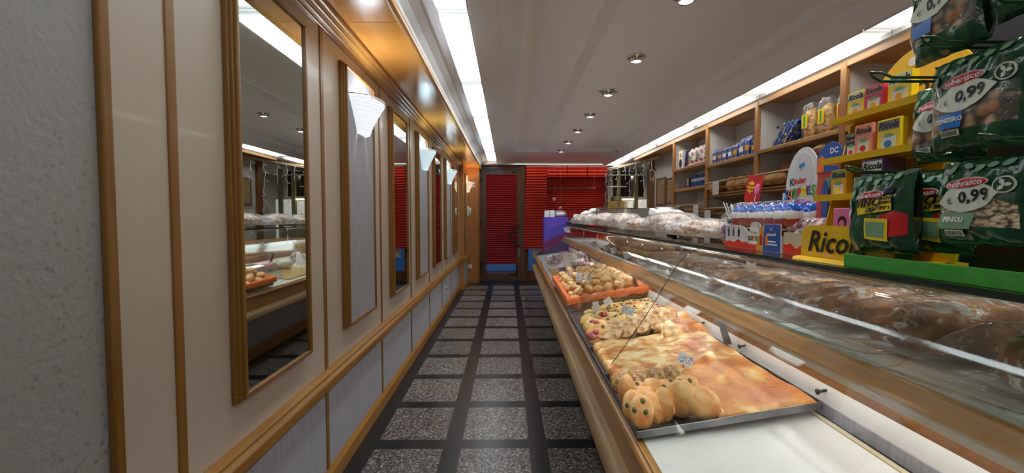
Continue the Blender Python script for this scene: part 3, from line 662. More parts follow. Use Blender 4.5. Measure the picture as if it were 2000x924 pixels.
# deck, groove, white back panel
b = MB().prism([(.41, .785), (.985, .863), (.985, .855), (.41, .770)], 'y', VN, VF-.02); cpart(b, 'deck', 'white_gloss')
b = MB().prism([(.985, .858), (1.005, .860), (1.005, .850), (.985, .850)], 'y', VN, VF-.02); cpart(b, 'groove', 'ink')
b = MB().prism([(.965, .8605), (.98, .8625), (.98, .867), (.965, .865)], 'y', VN, VF-.02); cpart(b, 'deck_trim', 'beige_card')
b = MB().prism([(1.002, .86), (1.012, .86), (1.022, .957), (1.012, .957)], 'y', VN, VF-.02); cpart(b, 'back_panel', 'white_gloss')
b = MB().prism([(1.012, .957), (1.03, .957), (1.04, 1.085), (1.025, 1.085)], 'y', VN, VF-.02); cpart(b, 'reflection_band', 'oak_dark_y')  # brown band coloured in for the wood reflection above the white panel
# middle beam with the shelf behind it
b = MB().prism([(.868, 1.083), (.876, 1.080), (.925, 1.080), (.925, 1.118), (.905, 1.122), (.895, 1.120)], 'y', VN, VF-.03); cpart(b, 'beam', 'beam_wood', bevel=.002)
b = MB().prism([(.876, 1.054), (.884, 1.054), (.884, 1.08), (.876, 1.08)], 'y', VN, VF-.03); cpart(b, 'tube_housing', 'cream')
b = MB().prism([(.925, 1.106), (1.45, 1.106), (1.45, 1.118), (.925, 1.118)], 'y', VN, VF-.03); cpart(b, 'middle_shelf', 'white')
b = MB().prism([(.925, 1.118), (.96, 1.118), (.955, 1.134), (.925, 1.130)], 'y', VN, VF-.03); cpart(b, 'glass_lip', 'glass_lip')
b = MB().prism([(1.40, .90), (1.45, .90), (1.45, 1.106), (1.40, 1.106)], 'y', VN, VF-.03); cpart(b, 'rear_frame', 'oak_y')
m = emis('case_tube_glow', (.93,.97,1,1), CASE_TUBE)
for v0, v1 in ((VN+.1, 1.9), (1.98, 3.35), (3.45, 5.45), (5.6, 8.0)):
    b = MB().tube([(.935, v0, 1.066), (.935, v1, 1.066)], .008, 8); cpart(b, 'light_tube', m, smooth=True)
for v in (1.93, 3.40, 5.52): cpart(MB().box(.915, .95, v-.02, v+.02, 1.055, 1.08), 'tube_socket', 'steel')
# curved front glass in panes
def offs(line, t):
    o = []
    for i in range(len(line)):
        d = (Vector(line[min(len(line)-1, i+1)])-Vector(line[max(0, i-1)])).normalized(); o.append((line[i][0]+d.y*t, line[i][1]-d.x*t))
    return o
gp = [(.398, .786), (.455, .860), (.512, .940), (.562, 1.012), (.606, 1.080), (.646, 1.147), (.684, 1.212), (.72, 1.273), (.748, 1.31), (.775, 1.336), (.80, 1.350), (.825, 1.358), (.852, 1.364)]
for v0, v1 in ((VN, .50), (.504, 1.954), (1.957, 3.40), (3.404, 5.55), (5.554, VF)):
    b = MB().prism(gp+offs(gp, .006)[::-1], 'y', v0, v1)
    cpart(b, 'front_glass', 'glass', auto=.6)
for v in (.502, 1.9555, 3.402, 5.552, VF):
    b = MB()
    b.tube([(u-.003, v, z+.002) for u, z in gp], .0016, 6); cpart(b, 'pane_joint', 'ink', smooth=True)
# end pane
b = MB().prism([(.40, .786)]+gp[1:]+[(1.28, 1.364), (1.28, .90), (1.0, .87)], 'y', VF, VF+.006); cpart(b, 'end_glass', 'glass')
# top shelf of glass
b = MB().prism([(.852, 1.358), (1.30, 1.358), (1.30, 1.369), (.852, 1.369)], 'y', VN, VF); cpart(b, 'top_shelf', 'glass')
b = MB().prism([(.846, 1.356), (.852, 1.356), (.852, 1.370), (.846, 1.370)], 'y', VN, VF); cpart(b, 'shelf_edge', 'glass_edge')
for v in (-.2, 3.26, 5.2, 6.6, 7.9):
    for q in (1.24,): cpart(MB().tube([(q, v, 1.118), (q, v, 1.358)], .009, 10), 'shelf_post', 'chrome', smooth=True)
for v, in ((1.955,), (3.402,), (5.552,)):
    cpart(MB().prism([(.945, .93), (.975, .93), (.925, 1.066), (.905, 1.066)], 'y', v-.008, v+.008), 'bracket', 'taupe')
for v in (1.40, 1.90, 2.32): cpart(MB().tube([(.985, v, .935), (1.014, v, .94)], .005, 8).tube([(.980, v, .935), (.984, v, .935)], .010, 8), 'deck_screw', 'black', smooth=True)

# worktop behind the counter for the till
wt = thing('worktop', 'oak service worktop behind the glass counter, carrying the till', 'worktop', (1.7, 6.0, 0))
MB().box(1.56, 2.05, 4.3, 7.8, 1.10, 1.14).build('top', 'oak_y', wt, bevel=.004)
MB().box(1.60, 2.0, 4.35, 7.75, 0, 1.10).build('base', 'linen', wt)

# ================================================================ shelf wall
PY = [6.41, 5.345, 4.28, 3.18, 2.10, 1.02, -.06]
su = thing('shelf_unit', 'tall oak shelf wall with white bays and slatted bread bins', 'shelves', (2.57, 3.2, 0))
for y in PY: 
    MB().box(2.395, 2.43, y-.027, y+.027, 1.10, 2.60).build('upright', 'shelf_wood_z', su, bevel=.006)
    MB().box(2.43, 2.75, y-.01, y+.01, .1, 2.60).build('divider', 'white', su)
    MB().box(2.385, 2.43, y-.05, y+.05, .0, 1.07).build('lower_post', 'shelf_wood_z', su, bevel=.004)
MB().box(2.40, 2.435, -1.5, 8.40, 2.56, 2.615).build('top_rail', 'shelf_wood', su, bevel=.005)
MB().box(2.43, 2.755, -1.5, 8.40, 2.59, 2.61).build('top_board', 'beam_wood', su)
MB().box(2.745, 2.758, -1.5, 6.42, 0, 2.60).build('back_panel', 'white', su)
MB().box(2.37, 2.75, -1.5, 6.44, 1.05, 1.085).build('counter_board', 'shelf_wood', su, bevel=.006)
MB().box(2.40, 2.75, -1.5, 6.42, 0, .12).build('plinth', 'oak_dark_y', su)
def shelf(y1, y0, z): 
    MB().box(2.43, 2.745, y0+.01, y1-.01, z-.03, z-.008).box(2.398, 2.432, y0+.028, y1-.028, z-.038, z).build('shelf', 'shelf_wood', su, bevel=.006)
def rails(y1, y0, zs, x0=2.385, dx=.018, r=.011):
    for i, z in enumerate(zs):
        MB().tube([(x0+dx*i, y0+.03, z), (x0+dx*i, y1-.03, z)], r, 8).build('bin_rail', 'shelf_wood' if i < 1 else 'beam_wood', su, smooth=True)
def binfloor(y1, y0, z): MB().prism([(2.41, z-.0), (2.74, z-.05), (2.74, z-.062), (2.41, z-.012)], 'y', y0+.012, y1-.012).build('bin_floor', 'shelf_wood', su)
shelf(PY[0], PY[1], 2.18); shelf(PY[0], PY[1], 1.89)
rails(PY[0], PY[1], (1.655, 1.60, 1.55, 1.50)); binfloor(PY[0], PY[1], 1.48)
for a, z in ((1, 2.125), (2, 2.14), (3, 2.14), (4, 2.14), (5, 2.14)):
    shelf(PY[a], PY[a+1], z)
    rails(PY[a], PY[a+1], (1.90, 1.835, 1.77)); binfloor(PY[a], PY[a+1], 1.75)
    rails(PY[a], PY[a+1], (1.60, 1.54, 1.48)); binfloor(PY[a], PY[a+1], 1.46)
    rails(PY[a], PY[a+1], (1.33, 1.27)); binfloor(PY[a], PY[a+1], 1.22)
for a in range(6):                                                     # lower bins seen through the glass
    MB().box(2.39, 2.41, PY[a+1]+.05, PY[a]-.05, .985, 1.05).build('label_strip', 'steel', su)
    rails(PY[a], PY[a+1], (.935, .88, .82), 2.34, .0, .015); binfloor(PY[a], PY[a+1], .80)
    MB().box(2.385, 2.40, PY[a+1]+.05, PY[a]-.05, .13, .78).build('bin_front', 'shelf_wood', su)
MB().lathe([(0,0),(.012,0),(.012,.002)], 12).xf(Matrix.Translation((2.60, 4.268, 2.36)) @ Matrix.Rotation(PI/2, 4, 'X')).build('shelf_pin_hole', 'black', su)
# wood post ending the wall, with a wooden cornice
struct(MB().box(2.70, 2.78, 8.30, 8.44, 0, 2.62), 'trim_4', 'oak_dark', bevel=.005)
co = thing('wooden_valance', 'pale rounded wooden valance across the back-room opening, holding the icicle lights', 'valance', (2.5, 9.3, 2.56))
MB().tube([(2.62, 7.65, 2.545), (2.57, 8.4, 2.55), (2.44, 9.2, 2.56), (2.26, 9.95, 2.57)], .035, 10).build('beam', 'rail_wood', co, smooth=True)
# ================================================================ food in the lower case
rnd = random.Random(4)
def sheetmetal_tray(name, label, v0, v1, group):
    t = thing(name, label, 'tray', W(.70, (v0+v1)/2, T(.70)), group)
    b = MB()
    f = lambda u, z: (u, T(u)+z)
    b.prism([f(.392, 0), f(.978, 0), f(.978, .002), f(.392, .002)], 'y', v0, v1)
    b.prism([f(.392, 0), f(.978, 0), f(.978, .022), f(.392, .022)], 'y', v0-.003, v0)
    b.prism([f(.392, 0), f(.978, 0), f(.978, .022), f(.392, .022)], 'y', v1, v1+.003)
    b.prism([f(.389, 0), f(.392, 0), f(.392, .022), f(.389, .022)], 'y', v0-.003, v1+.003)
    b.prism([f(.978, 0), f(.981, 0), f(.981, .022), f(.978, .022)], 'y', v0-.003, v1+.003)
    b.map(W).build('pan', 'tray_steel', t)
    r = MB(); r.tube([W(.390, v0-.002, T(.390)+.022), W(.98, v0-.002, T(.98)+.022), W(.98, v1+.002, T(.98)+.022), W(.390, v1+.002, T(.390)+.022)], .0025, 6, closed=True); r.build('rim', 'tray_steel', t)
    return t
sheetmetal_tray('baking_tray', 'nearest metal tray, holding olive buns and a brown flatbread', 1.375, 1.885, 'metal baking trays on the deck')
sheetmetal_tray('baking_tray', 'metal tray under the big pale golden focaccia', 1.905, 2.29, 'metal baking trays on the deck')
sheetmetal_tray('baking_tray', 'metal tray under the pizzas, bread slices and olive focaccia', 2.31, 3.20, 'metal baking trays on the deck')
def flatbread(name, label, m, u0, u1, v0, v1, th, seed, wav=.01, outline=None, lift=.006, dimple=.0, nu=60, nv=44, olives=0):
    t = thing(name, label, 'focaccia', W((u0+u1)/2, (v0+v1)/2, T((u0+u1)/2)+.004))
    def fn(top):
        def g(a, c):
            ed = min(a, 1-a, c, 1-c)
            k = min(1, ed/.07); prof = math.sqrt(max(0, 1-(1-k)**2))
            a2, c2 = a, c
            if outline: a2, c2 = outline(a, c)
            wob = .02*mnoise.noise(Vector((a*3+seed, c*3, 0)))
            u = u0+(u1-u0)*a2+ (wob*.3 if 0 < a < 1 else 0); v = v0+(v1-v0)*c2
            hgt = th*(.55+.45*prof) if top else 0
            if top: hgt += prof*(wav*mnoise.noise(Vector((u*9, v*9, seed)))+dimple*mnoise.noise(Vector((u*38, v*38, seed))))
            return W(u, v, T(u)+lift+(hgt if top else 0))
        return g
    b = MB().grid(fn(True), nu, nv)
    g2 = fn(False); g1 = fn(True)
    for i in range(nu):
        for q in (0, 1): b.face([g1(i/nu, q), g1((i+1)/nu, q), g2((i+1)/nu, q), g2(i/nu, q)])
    for j in range(nv):
        for q in (0, 1): b.face([g1(q, j/nv), g1(q, (j+1)/nv), g2(q, (j+1)/nv), g2(q, j/nv)])
    b.face([g2(0,0), g2(1,0), g2(1,1), g2(0,1)])
    bmesh.ops.remove_doubles(b.b, verts=b.b.verts, dist=1e-5)
    b.build('bread', m, t, auto=1.1)
    if olives:
        r = random.Random(seed)
        pts = []
        while len(pts) < olives:
            p = (r.uniform(.05, .95), r.uniform(.05, .95))
            if all((p[0]-q[0])**2*1.6+(p[1]-q[1])**2*.6 > .0045 for q in pts): pts.append(p)
        for a, c in pts:
            P = Vector(g1(a, c)); b = MB().blob(P+Vector((0,0,.002)), (.011, .011, .006), seg=10).blob(P+Vector((0,0,.006)), (.005, .005, .0025), seg=8, mi=1)
            b.build('olive_slice', ['olive', 'olive_hole'], t, smooth=True)
    return t
def near_out(a, c):       # the brown flatbread curves back towards the aisle at its far edge
    return a, c
flatbread('flatbread', 'brown baked flatbread filling the right of the nearest tray', 'foc2', .655, .972, 1.382, 1.878, .022, 3, .008)
flatbread('focaccia', 'big pale golden focaccia alone on the second tray', 'foc', .412, .97, 1.84, 2.30, .034, 8, .018, dimple=.003)
flatbread('olive_focaccia', 'pale focaccia studded with green olive slices, behind the bread slices', 'foc3', .60, .972, 2.68, 3.17, .03, 13, .012, dimple=.004, olives=46)
flatbread('focaccia', 'golden brown folded focaccia at the back, between olive focaccia and big focaccia', 'foc', .76, .985, 2.20, 2.76, .05, 21, .03, dimple=.003)
# buns on the nearest tray -------------------------------------------------
def bake(o, R, thick):
    me = o.data; at_ = me.attributes.new('bake', 'FLOAT', 'POINT'); Ri = R.inverted()
    at_.data.foreach_set('value', [max(0, min(1, .5+.5*(Ri @ v.co).z/thick)) for v in me.vertices])
def bun(name, label, m, px, rad, thick, nrm, seed, olives=(), group=None):
    u, v, dz = px; u -= .016; rad = (rad[0]*1.08, rad[1]*1.08); thick *= 1.06; dz *= 1.06
    c = Vector(W(u, v, T(u)+.006+dz)); n = Vector(nrm).normalized()
    t = thing(name, label, 'bun', c, group); R = n.to_track_quat('Z', 'Y').to_matrix()
    cr = MB().blob(c, (rad[0], rad[1], thick), R, 32, .07, seed, 1.6, power=2.25).build('crust', m, t, smooth=True); bake(cr, R, thick)
    for (a, e) in olives:
        k = math.sqrt(max(.05, 1-(a*a+e*e)))
        P = c+R @ Vector((a*rad[0], e*rad[1], thick*k*.97))
        ov = MB().blob(P, (.0085, .0105, .005), R, 12).blob(P+R @ Vector((0,0,.0042)), (.003, .004, .0015), R, 8, mi=1).build('olive', ['olive', 'olive_hole'], t, smooth=True)
        MB().tube([P+R @ Vector((.0105*math.cos(q), .0125*math.sin(q), -.001)) for q in [PI*2*i/14 for i in range(14)]], .0022, 6, closed=True).build('dough_lip', 'bun_lip', ov, smooth=True)
    return t
G1 = 'olive buns on the nearest tray'; G2 = 'plain buns on the nearest tray'; G3 = 'seeded buns on the nearest tray'
bun('olive_bun', 'foremost olive bun, three green olives, at the tray corner by the oak sill', 'bun', (.437, 1.435, .046), (.036, .050), .019, (-.25, -.8, .55), 1, ((-.55, .0), (.1, .55), (.35, -.05)), G1)
bun('olive_bun', 'olive bun leaning directly behind the foremost one', 'bun', (.428, 1.495, .044), (.036, .048), .020, (-.3, -.72, .6), 2, ((-.5, -.15), (.35, .35)), G1)
bun('bun', 'smooth oval bun to the right of the foremost olive bun', 'bun', (.484, 1.452, .046), (.028, .048), .020, (.12, -.75, .6), 3, group=G2)
bun('bun', 'smooth oval bun standing left of the largest upright round bun', 'bun', (.523, 1.462, .047), (.030, .050), .024, (-.1, -.8, .5), 4, group=G2)
bun('bun', 'largest round bun, standing upright with a browned belly', 'bun', (.582, 1.475, .050), (.050, .056), .036, (-.75, -.45, .4), 5, group=G2)
bun('bun', 'round domed bun beside the brown flatbread at the tray front', 'bun', (.641, 1.442, .040), (.056, .053), .038, (.1, -.5, .85), 6, group=G2)
bun('bun', 'tall pale bun standing against the oak sill', 'bun', (.428, 1.60, .056), (.028, .050), .026, (-.35, -.85, .2), 7, group=G2)
bun('olive_bun', 'small flat olive bun just right of the tall pale bun', 'bun', (.472, 1.60, .052), (.040, .028), .018, (0, -.55, .8), 8, ((-.1, .3),), G1)
bun('bun', 'smooth bun lying behind the front row, between two olive buns', 'bun', (.490, 1.535, .050), (.046, .034), .024, (.1, -.5, .8), 9, group=G2)
bun('olive_bun', 'olive bun with one low olive, leaning on the seeded buns', 'bun', (.522, 1.575, .056), (.036, .036), .020, (.2, -.7, .65), 10, ((-.1, -.45),), G1)
bun('olive_bun', 'flat pale olive bun behind the largest upright bun, olive on top', 'bun', (.580, 1.585, .046), (.046, .030), .022, (0, -.5, .85), 11, ((.15, .35), (-.5, -.3)), G1)
bun('olive_bun', 'rightmost olive bun, a big green olive facing front', 'bun', (.652, 1.60, .040), (.044, .034), .022, (.1, -.6, .8), 12, ((.1, .05), (-.6, .1)), G1)
for i, (u, v, lb) in enumerate(((.435, 1.69, 'leftmost seeded bun, half hidden behind the tall pale bun'), (.498, 1.685, 'darkest seeded bun, second from the left'), (.567, 1.685, 'seeded bun third from the left, before the golden focaccia'), (.634, 1.68, 'rightmost seeded bun, touching the brown flatbread'))):
    bun('seeded_bun', lb, 'seed_bun', (u, v, .046), (.042, .042), .034, (.1*(i-1), -.5, .85), 20+i, group=G3)
# bread slices ---------------------------------------------------------
def slice_(label, u, v, seed, rot, lean=.75):
    t = thing('bread_slice', label, 'bread', W(u, v, T(u)+.006), 'seeded flat slices leaning in a row')
    R = Matrix.Translation(W(u, v, T(u)+.052)) @ Matrix.Rotation(rot, 4, 'Z') @ Matrix.Rotation(lean, 4, 'X')
    out = [(a*1+.004*math.sin(5*a*30+seed), b_) for a, b_ in rrect(.150, .115, .034, 5)]
    MB().prism(out, 'z', -.020, .012).xf(R).build('crumb', 'crumb', t, bevel=.005)
    MB().prism([(a*1.005, b_*1.005) for a, b_ in out], 'z', .010, .018).xf(R).build('crust', 'crust', t, bevel=.006)
for i, (u, v, lb) in enumerate(((.515, 2.365, 'leftmost seeded bread slice, beside the radicchio pizza bun'), (.592, 2.39, 'second seeded bread slice from the left'), (.675, 2.42, 'third seeded bread slice from the left'), (.758, 2.45, 'fourth seeded bread slice from the left, broad pale crust'), (.842, 2.48, 'rightmost seeded bread slice with a dark grainy cut face'))):
    slice_(lb, u, v, i, -.80+.05*i, .52)
# little pizzas and rolls ------------------------------------------------
def pizzetta(label, u, v, dz, rad, nrm, seed, top):
    dz *= 1.25; rad = (rad[0]*1.38, rad[1]*1.38); c = Vector(W(u, v, T(u)+.006+dz)); R = Vector(nrm).normalized().to_track_quat('Z', 'Y').to_matrix()
    t = thing('topped_bun', label, 'pizza bun', c, 'vegetable topped buns on the third tray')
    bake(MB().blob(c, (rad[0], rad[1], .026), R, 28, .1, seed, 1.8, power=2.2).build('dough', 'bun', t, smooth=True), R, .026)
    r = random.Random(seed)
    for i, (kind, a, e, s) in enumerate(top):
        s *= 1.35; P = c+R @ Vector((a*rad[0], e*rad[1], .025*math.sqrt(max(.1, 1-a*a-e*e))))
        if kind == 'olive': MB().blob(P, (.008*s, .010*s, .005), R, 10).blob(P+R @ Vector((0,0,.004)), (.003, .004, .0015), R, 8, mi=1).build('olive', ['olive', 'olive_hole'], t, smooth=True)
        elif kind == 'tomato': MB().blob(P, (.018*s, .016*s, .008), R, 14, .15, i).build('tomato', 'tomato', t, smooth=True)
        elif kind == 'radicchio': MB().blob(P, (.022*s, .017*s, .008), R, 18, .6, i+seed, 3).build('radicchio', 'radicchio', t, smooth=True)
        else: MB().lathe([(0, .003), (.012*s, .003), (.014*s, 0), (0, -.002)], 14).xf(Matrix.Translation(P) @ R.to_4x4()).build('courgette_slice', 'zucchini', t)
pizzetta('foremost topped bun with dark red radicchio and an olive', .455, 2.40, .046, (.045, .056), (-.35, -.6, .7), 1, (('radicchio', -.25, -.5, 1.0), ('radicchio', .05, -.2, .6), ('olive', .5, .35, 1), ('radicchio', -.2, .6, .6)))
pizzetta('topped bun with courgette slices and red bits, behind the radicchio one', .458, 2.55, .040, (.040, .042), (-.3, -.55, .8), 2, (('courgette', -.35, -.3, 1.1), ('courgette', .4, -.1, 1), ('radicchio', 0, .3, .6), ('courgette', .1, -.6, .8)))
pizzetta('topped bun with a shiny red tomato in its middle', .545, 2.70, .040, (.044, .044), (-.1, -.5, .85), 3, (('tomato', .05, .1, 1.1), ('courgette', -.6, -.1, .8), ('olive', .2, -.65, .9)))
pizzetta('topped bun with pale green courgettes against the sill', .462, 2.70, .040, (.042, .042), (-.2, -.4, .9), 4, (('courgette', -.3, .2, 1.1), ('courgette', .3, .3, 1.1), ('courgette', .1, -.4, 1)))
pizzetta('topped bun with one olive, between the tomato and radicchio ones', .560, 2.56, .040, (.046, .036), (0, -.45, .9), 5, (('olive', -.2, .2, 1), ('courgette', .4, 0, .9)))
for lb, u, v, s, rot, z in (('golden bread stick lying beside the oak sill', .475, 2.86, (.024, .085, .020), -.5, .03), ('small golden stick on end behind the bread sticks', .55, 3.02, (.018, .045, .016), -.3, .05), ('golden bread stick propped on its twin', .50, 2.93, (.022, .06, .018), -.7, .052)):
    single(MB().blob((0,0,0), s, Matrix.Rotation(rot, 3, 'Z'), 20, .2, u*9, 2), 'bread_stick', 'roll', lb, 'bread', 'golden sticks by the sill', smooth=True).location = W(u, v, T(u)+z)
# basket of rolls ---------------------------------------------------------
BZ = .085
bk = thing('bread_basket', 'wicker tray basket lined with an orange cloth, heaped with rolls', 'basket', W(.70, 3.93, T(.7)))
def wallrun(o, z0, z1, m, name, wav=0, th=.004, hang=0, u0=.42, u1=1.0, v0=3.32, v1=4.55):
    b = MB(); n = 40
    def pt(k, z, off):
        k = k % 4; i = int(k); f = k-i
        A = [(u0-off, v0-off), (u1+off, v0-off), (u1+off, v1+off), (u0-off, v1+off)]
        a, c = A[i], A[(i+1) % 4]; u = a[0]+(c[0]-a[0])*f; v = a[1]+(c[1]-a[1])*f
        return u, v
    def ring(z, off, wv):
        out = []
        for q in range(4*n):
            k = q/n; u, v = pt(k, z, off); zz = z+wv*mnoise.noise(Vector((u*14, v*14, 2)))
            out.append(b.b.verts.new(W(u, v, T(u)+zz)))
        return out
    rs = [ring(z0, 0, wav), ring(z1, .018, wav*.3), ring(z1, .018-th, wav*.3), ring(z0+.002, -th, wav)]
    for A, B in zip(rs, rs[1:]+[rs[0]]):
        for q in range(4*n): b.b.faces.new((A[q], A[(q+1) % (4*n)], B[(q+1) % (4*n)], B[q]))
    return b.build(name, m, o, smooth=False)
wallrun(bk, .004, BZ, 'wicker', 'wicker_side')
f = MB(); f.face([W(.42, 3.32, T(.42)+.006), W(1.0, 3.32, T(1.0)+.006), W(1.0, 4.55, T(1.0)+.006), W(.42, 4.55, T(.42)+.006)]); f.build('wicker_base', 'wicker', bk)
# cloth: draped over the rim, hanging outside with a wavy hem, sagging inside
b = MB(); n = 36; rings = []
for off, z, wv in ((.026, BZ-.042, .012), (.027, BZ-.02, .004), (.026, BZ+.004, .003), (.012, BZ+.009, .004), (-.006, BZ+.002, .004), (-.02, BZ-.03, .006), (-.05, .030, .006)):
    rg = []
    for q in range(4*n):
        k = q/n; i = int(k) % 4; fr = k-int(k); A = [(.42-off, 3.32-off), (1.0+off, 3.32-off), (1.0+off, 4.55+off), (.42-off, 4.55+off)]
        a, c = A[i], A[(i+1) % 4]; u = a[0]+(c[0]-a[0])*fr; v = a[1]+(c[1]-a[1])*fr
        w_ = mnoise.noise(Vector((u*16, v*16, off*9)))*wv+mnoise.noise(Vector((u*50, v*50, off*9)))*.003
        rg.append(b.b.verts.new(W(u, v, T(u)+z+w_)))
    rings.append(rg)
for A, B in zip(rings, rings[1:]):
    for q in range(4*n): b.b.faces.new((A[q], A[(q+1) % (4*n)], B[(q+1) % (4*n)], B[q]))
b.b.faces.new(rings[-1])
b.build('cloth_lining', 'orange_cloth', bk, smooth=True)
# rolls
def rollproto(i, shape, m):
    mb = MB().blob((0,0,0), shape, None, 18, .16, i*3, 1.7, power=2.2); return mb
protos = []
kinds = [((.034, .046, .029), 'roll', 'golden'), ((.040, .040, .030), 'roll', 'golden'), ((.030, .052, .026), 'roll', 'golden'), ((.038, .036, .031), 'roll_dark', 'brown'), ((.036, .042, .030), 'roll', 'golden')]
lab = {'golden': 'golden bread roll heaped in the orange-lined basket', 'brown': 'brown crusted roll among the pale ones in the orange-lined basket'}
used = [False]*5
meshes = []
rr = random.Random(12)
def place_roll(k, loc, rot, label=None, group=None):
    if k >= len(meshes):
        raise IndexError
    o = meshes[k]
    if not used[k]: used[k] = True; o.location = loc; o.rotation_euler = rot; r_ = o
    else: r_ = dup(o, loc, rot)
    r_['label'] = label or lab[kinds[k][2]]; r_['group'] = group or ('golden rolls in the orange-lined basket' if kinds[k][2] == 'golden' else 'brown rolls in the orange-lined basket'); return r_
for k, (s, m, q) in enumerate(kinds):
    meshes.append(single(rollproto(k, s, m), 'bread_roll', m, lab[q], 'bread roll', smooth=True))
for layer, (nu, nv, zz, inset) in enumerate(((6, 12, .058, .055), (6, 11, .104, .075), (4, 9, .146, .14))):
    for i in range(nu):
        for j in range(nv):
            u = .42+inset+(.58-2*inset)*(i+.5*(j % 2)*.9)/(nu-.5)+rr.uniform(-.008, .008); v = 3.32+inset+(1.23-2*inset)*(j+.3)/(nv-.4)+rr.uniform(-.012, .012)
            k = rr.choice((0, 1, 2, 4, 0, 4, 3 if u < .62 else 1))
            if u > .96: continue
            place_roll(k, W(u, v, T(u)+zz+rr.uniform(-.008, .012)), (rr.uniform(-.5, .5), rr.uniform(-.5, .5), rr.uniform(0, 3.1)))
# price cards --------------------------------------------------------------
def card(label, u, v, z, w_=.062, h=.04, yaw=0, tilt=.5, m='scribble', roll=0, stem=True, floor_=None):
    base = Vector(W(u, v, z)); t = thing('price_card', label, 'price card', base, 'handwritten price cards in the case')
    R = Matrix.Translation(base) @ Matrix.Rotation(yaw, 4, 'Z') @ Matrix.Rotation(-tilt, 4, 'X') @ Matrix.Rotation(roll, 4, 'Y')
    MB().box(-w_/2, w_/2, 0, .0012, 0, h).xf(R).build('card', 'paper', t)
    b = MB()
    b.box(-w_/2+.004, w_/2-.004, -.0006, 0, .005, h-.005).xf(R); b.build('handwriting', m, t)
    if stem: MB().tube([base, base-Vector((0, 0, stem if isinstance(stem, float) else .03))], .0016, 6).build('pin', 'black', t)
    return t
card('white price card on the far end of the nearest flatbread tray, before the golden focaccia', .700, 1.80, T(.70)+.045, .062, .046, -.35, .35, 'scribble', .35, .02)
card('price card with bold black lettering over the olive focaccia', .655, 2.55, T(.655)+.095, .075, .052, -.2, .3, 'scribble_k', .28, .06)
card('tilted blue-inked card in the middle of the olive focaccia', .66, 3.03, T(.66)+.06, .06, .045, .2, .4, 'scribble', -.5, .03)
card('blue-inked card standing behind the topped buns', .555, 2.93, T(.55)+.05, .045, .065, .3, .25, 'scribble', -.12, .04)
card('left card stuck into the heap of rolls', .54, 3.62, T(.54)+.15, .05, .07, .2, .1, 'scribble', -.15, .06)
card('right card stuck into the heap of rolls', .60, 3.50, T(.60)+.15, .055, .065, .15, .2, 'scribble', -.3, .06)
card('blank folded white card standing behind the heap of rolls', 1.0, 3.85, T(1.0)+.135, .07, .07, -.3, .1, 'paper', .3, .08)
card('narrow price card at the far left edge of the roll basket', .52, 4.05, T(.52)+.13, .03, .06, .3, .1, 'scribble', -.1, .06)
t = single(MB().box(1.018, 1.0195, 2.35, 2.60, .90, .935).map(lambda x, y, z: W(x+(z-.86)*.2, y, z)), 'shelf_label', 'paper', 'pale label strip on the white back panel behind the olive focaccia', 'label', loc=W(1.02, 2.47, .9))
# goods at the far end of the lower case -----------------------------------------
t = thing('notice_card', 'white printed notice card standing before the wrapped biscuits at the far end', 'notice', W(.75, 6.0, D(.75)))
MB().box(.66, .85, 6.0, 6.003, D(.6)+.01, D(.6)+.20).map(W).build('card', 'paper', t); MB().box(.675, .835, 5.998, 6.0, D(.6)+.02, D(.6)+.19).map(W).build('print', 'print_faint', t)
MB().tube([W(.755+.02*math.cos(a), 5.997, D(.6)+.15+.02*math.sin(a)) for a in [.2+PI*1.5*i/10 for i in range(11)]], .002, 5).build('emblem', 'ink', t)
def pillow(name, label, cat, c, s, m, rot=0, fl='film', group=None, tilt=0):
    t = thing(name, label, cat, c, group); R = Matrix.Translation(c) @ Matrix.Rotation(rot, 4, 'Z') @ Matrix.Rotation(tilt, 4, 'X')
    MB().blob((0,0,0), (s[0]*.9, s[1]*.9, s[2]*.85), None, 16, .12, c[1], 2.5, power=3).xf(R).build('contents', m, t, smooth=True)
    b = MB().blob((0,0,0), (s[0], s[1], s[2]), None, 16, .12, c[1]+1, 3, power=3.4)
    for sg in (-1, 1): b.box(sg*s[0]*.85-.0, sg*s[0]*1.18, -s[1]*.8, s[1]*.8, -.002, .002) if sg > 0 else b.box(-s[0]*1.18, -s[0]*.85, -s[1]*.8, s[1]*.8, -.002, .002)
    b.xf(R).build('wrapper', fl, t, smooth=True); return t
for i, (u, v, lb) in enumerate(((.56, 6.25, 'wrapped biscuit pack left of the white notice card'), (.93, 6.2, 'wrapped biscuit pack right of the white notice card'), (.75, 6.55, 'wrapped biscuit pack hidden behind the white notice card'))):
    pillow('biscuit_pack', lb, 'biscuits', W(u, v, D(u)+.085), (.10, .035, .075), 'parcel', .05*i, 'film_dense', 'wrapped biscuit packs')
pillow('candied_fruit_pack', 'pink wrapped sweet lying at the far end of the lower case', 'sweets', W(.86, 5.2, D(.86)+.075), (.10, .14, .055), 'flesh_pink', .3, 'film')
pillow('meringue_pack', 'white wrapped sweet beside the pink one at the far end', 'sweets', W(.82, 5.62, D(.82)+.075), (.10, .14, .055), 'leafwhite', -.3, 'film')
t = single(MB().box(.46, .96, 4.97, 5.85, .0, .012).map(lambda x, y, z: W(x, y, z+D(x)+.003)), 'pastry_board', 'cookie_gold', 'yellow board lying on the deck at the far end of the lower case', 'board', loc=W(.7, 5.4, D(.7)))
bx = thing('plastic_box', 'clear empty plastic box behind the basket of rolls', 'box', W(.66, 4.79, D(.66)))
b = MB(); 
for (a0, a1, c0, c1) in ((.50, .503, 4.66, 4.92), (.85, .853, 4.66, 4.92), (.50, .853, 4.66, 4.663), (.50, .853, 4.92, 4.923)): b.prism([(a0, D(a0)+.01), (a1, D(a1)+.01), (a1, D(a1)+.13), (a0, D(a0)+.13)], 'y', c0, c1)
b.map(W).build('walls', 'acrylic', bx)
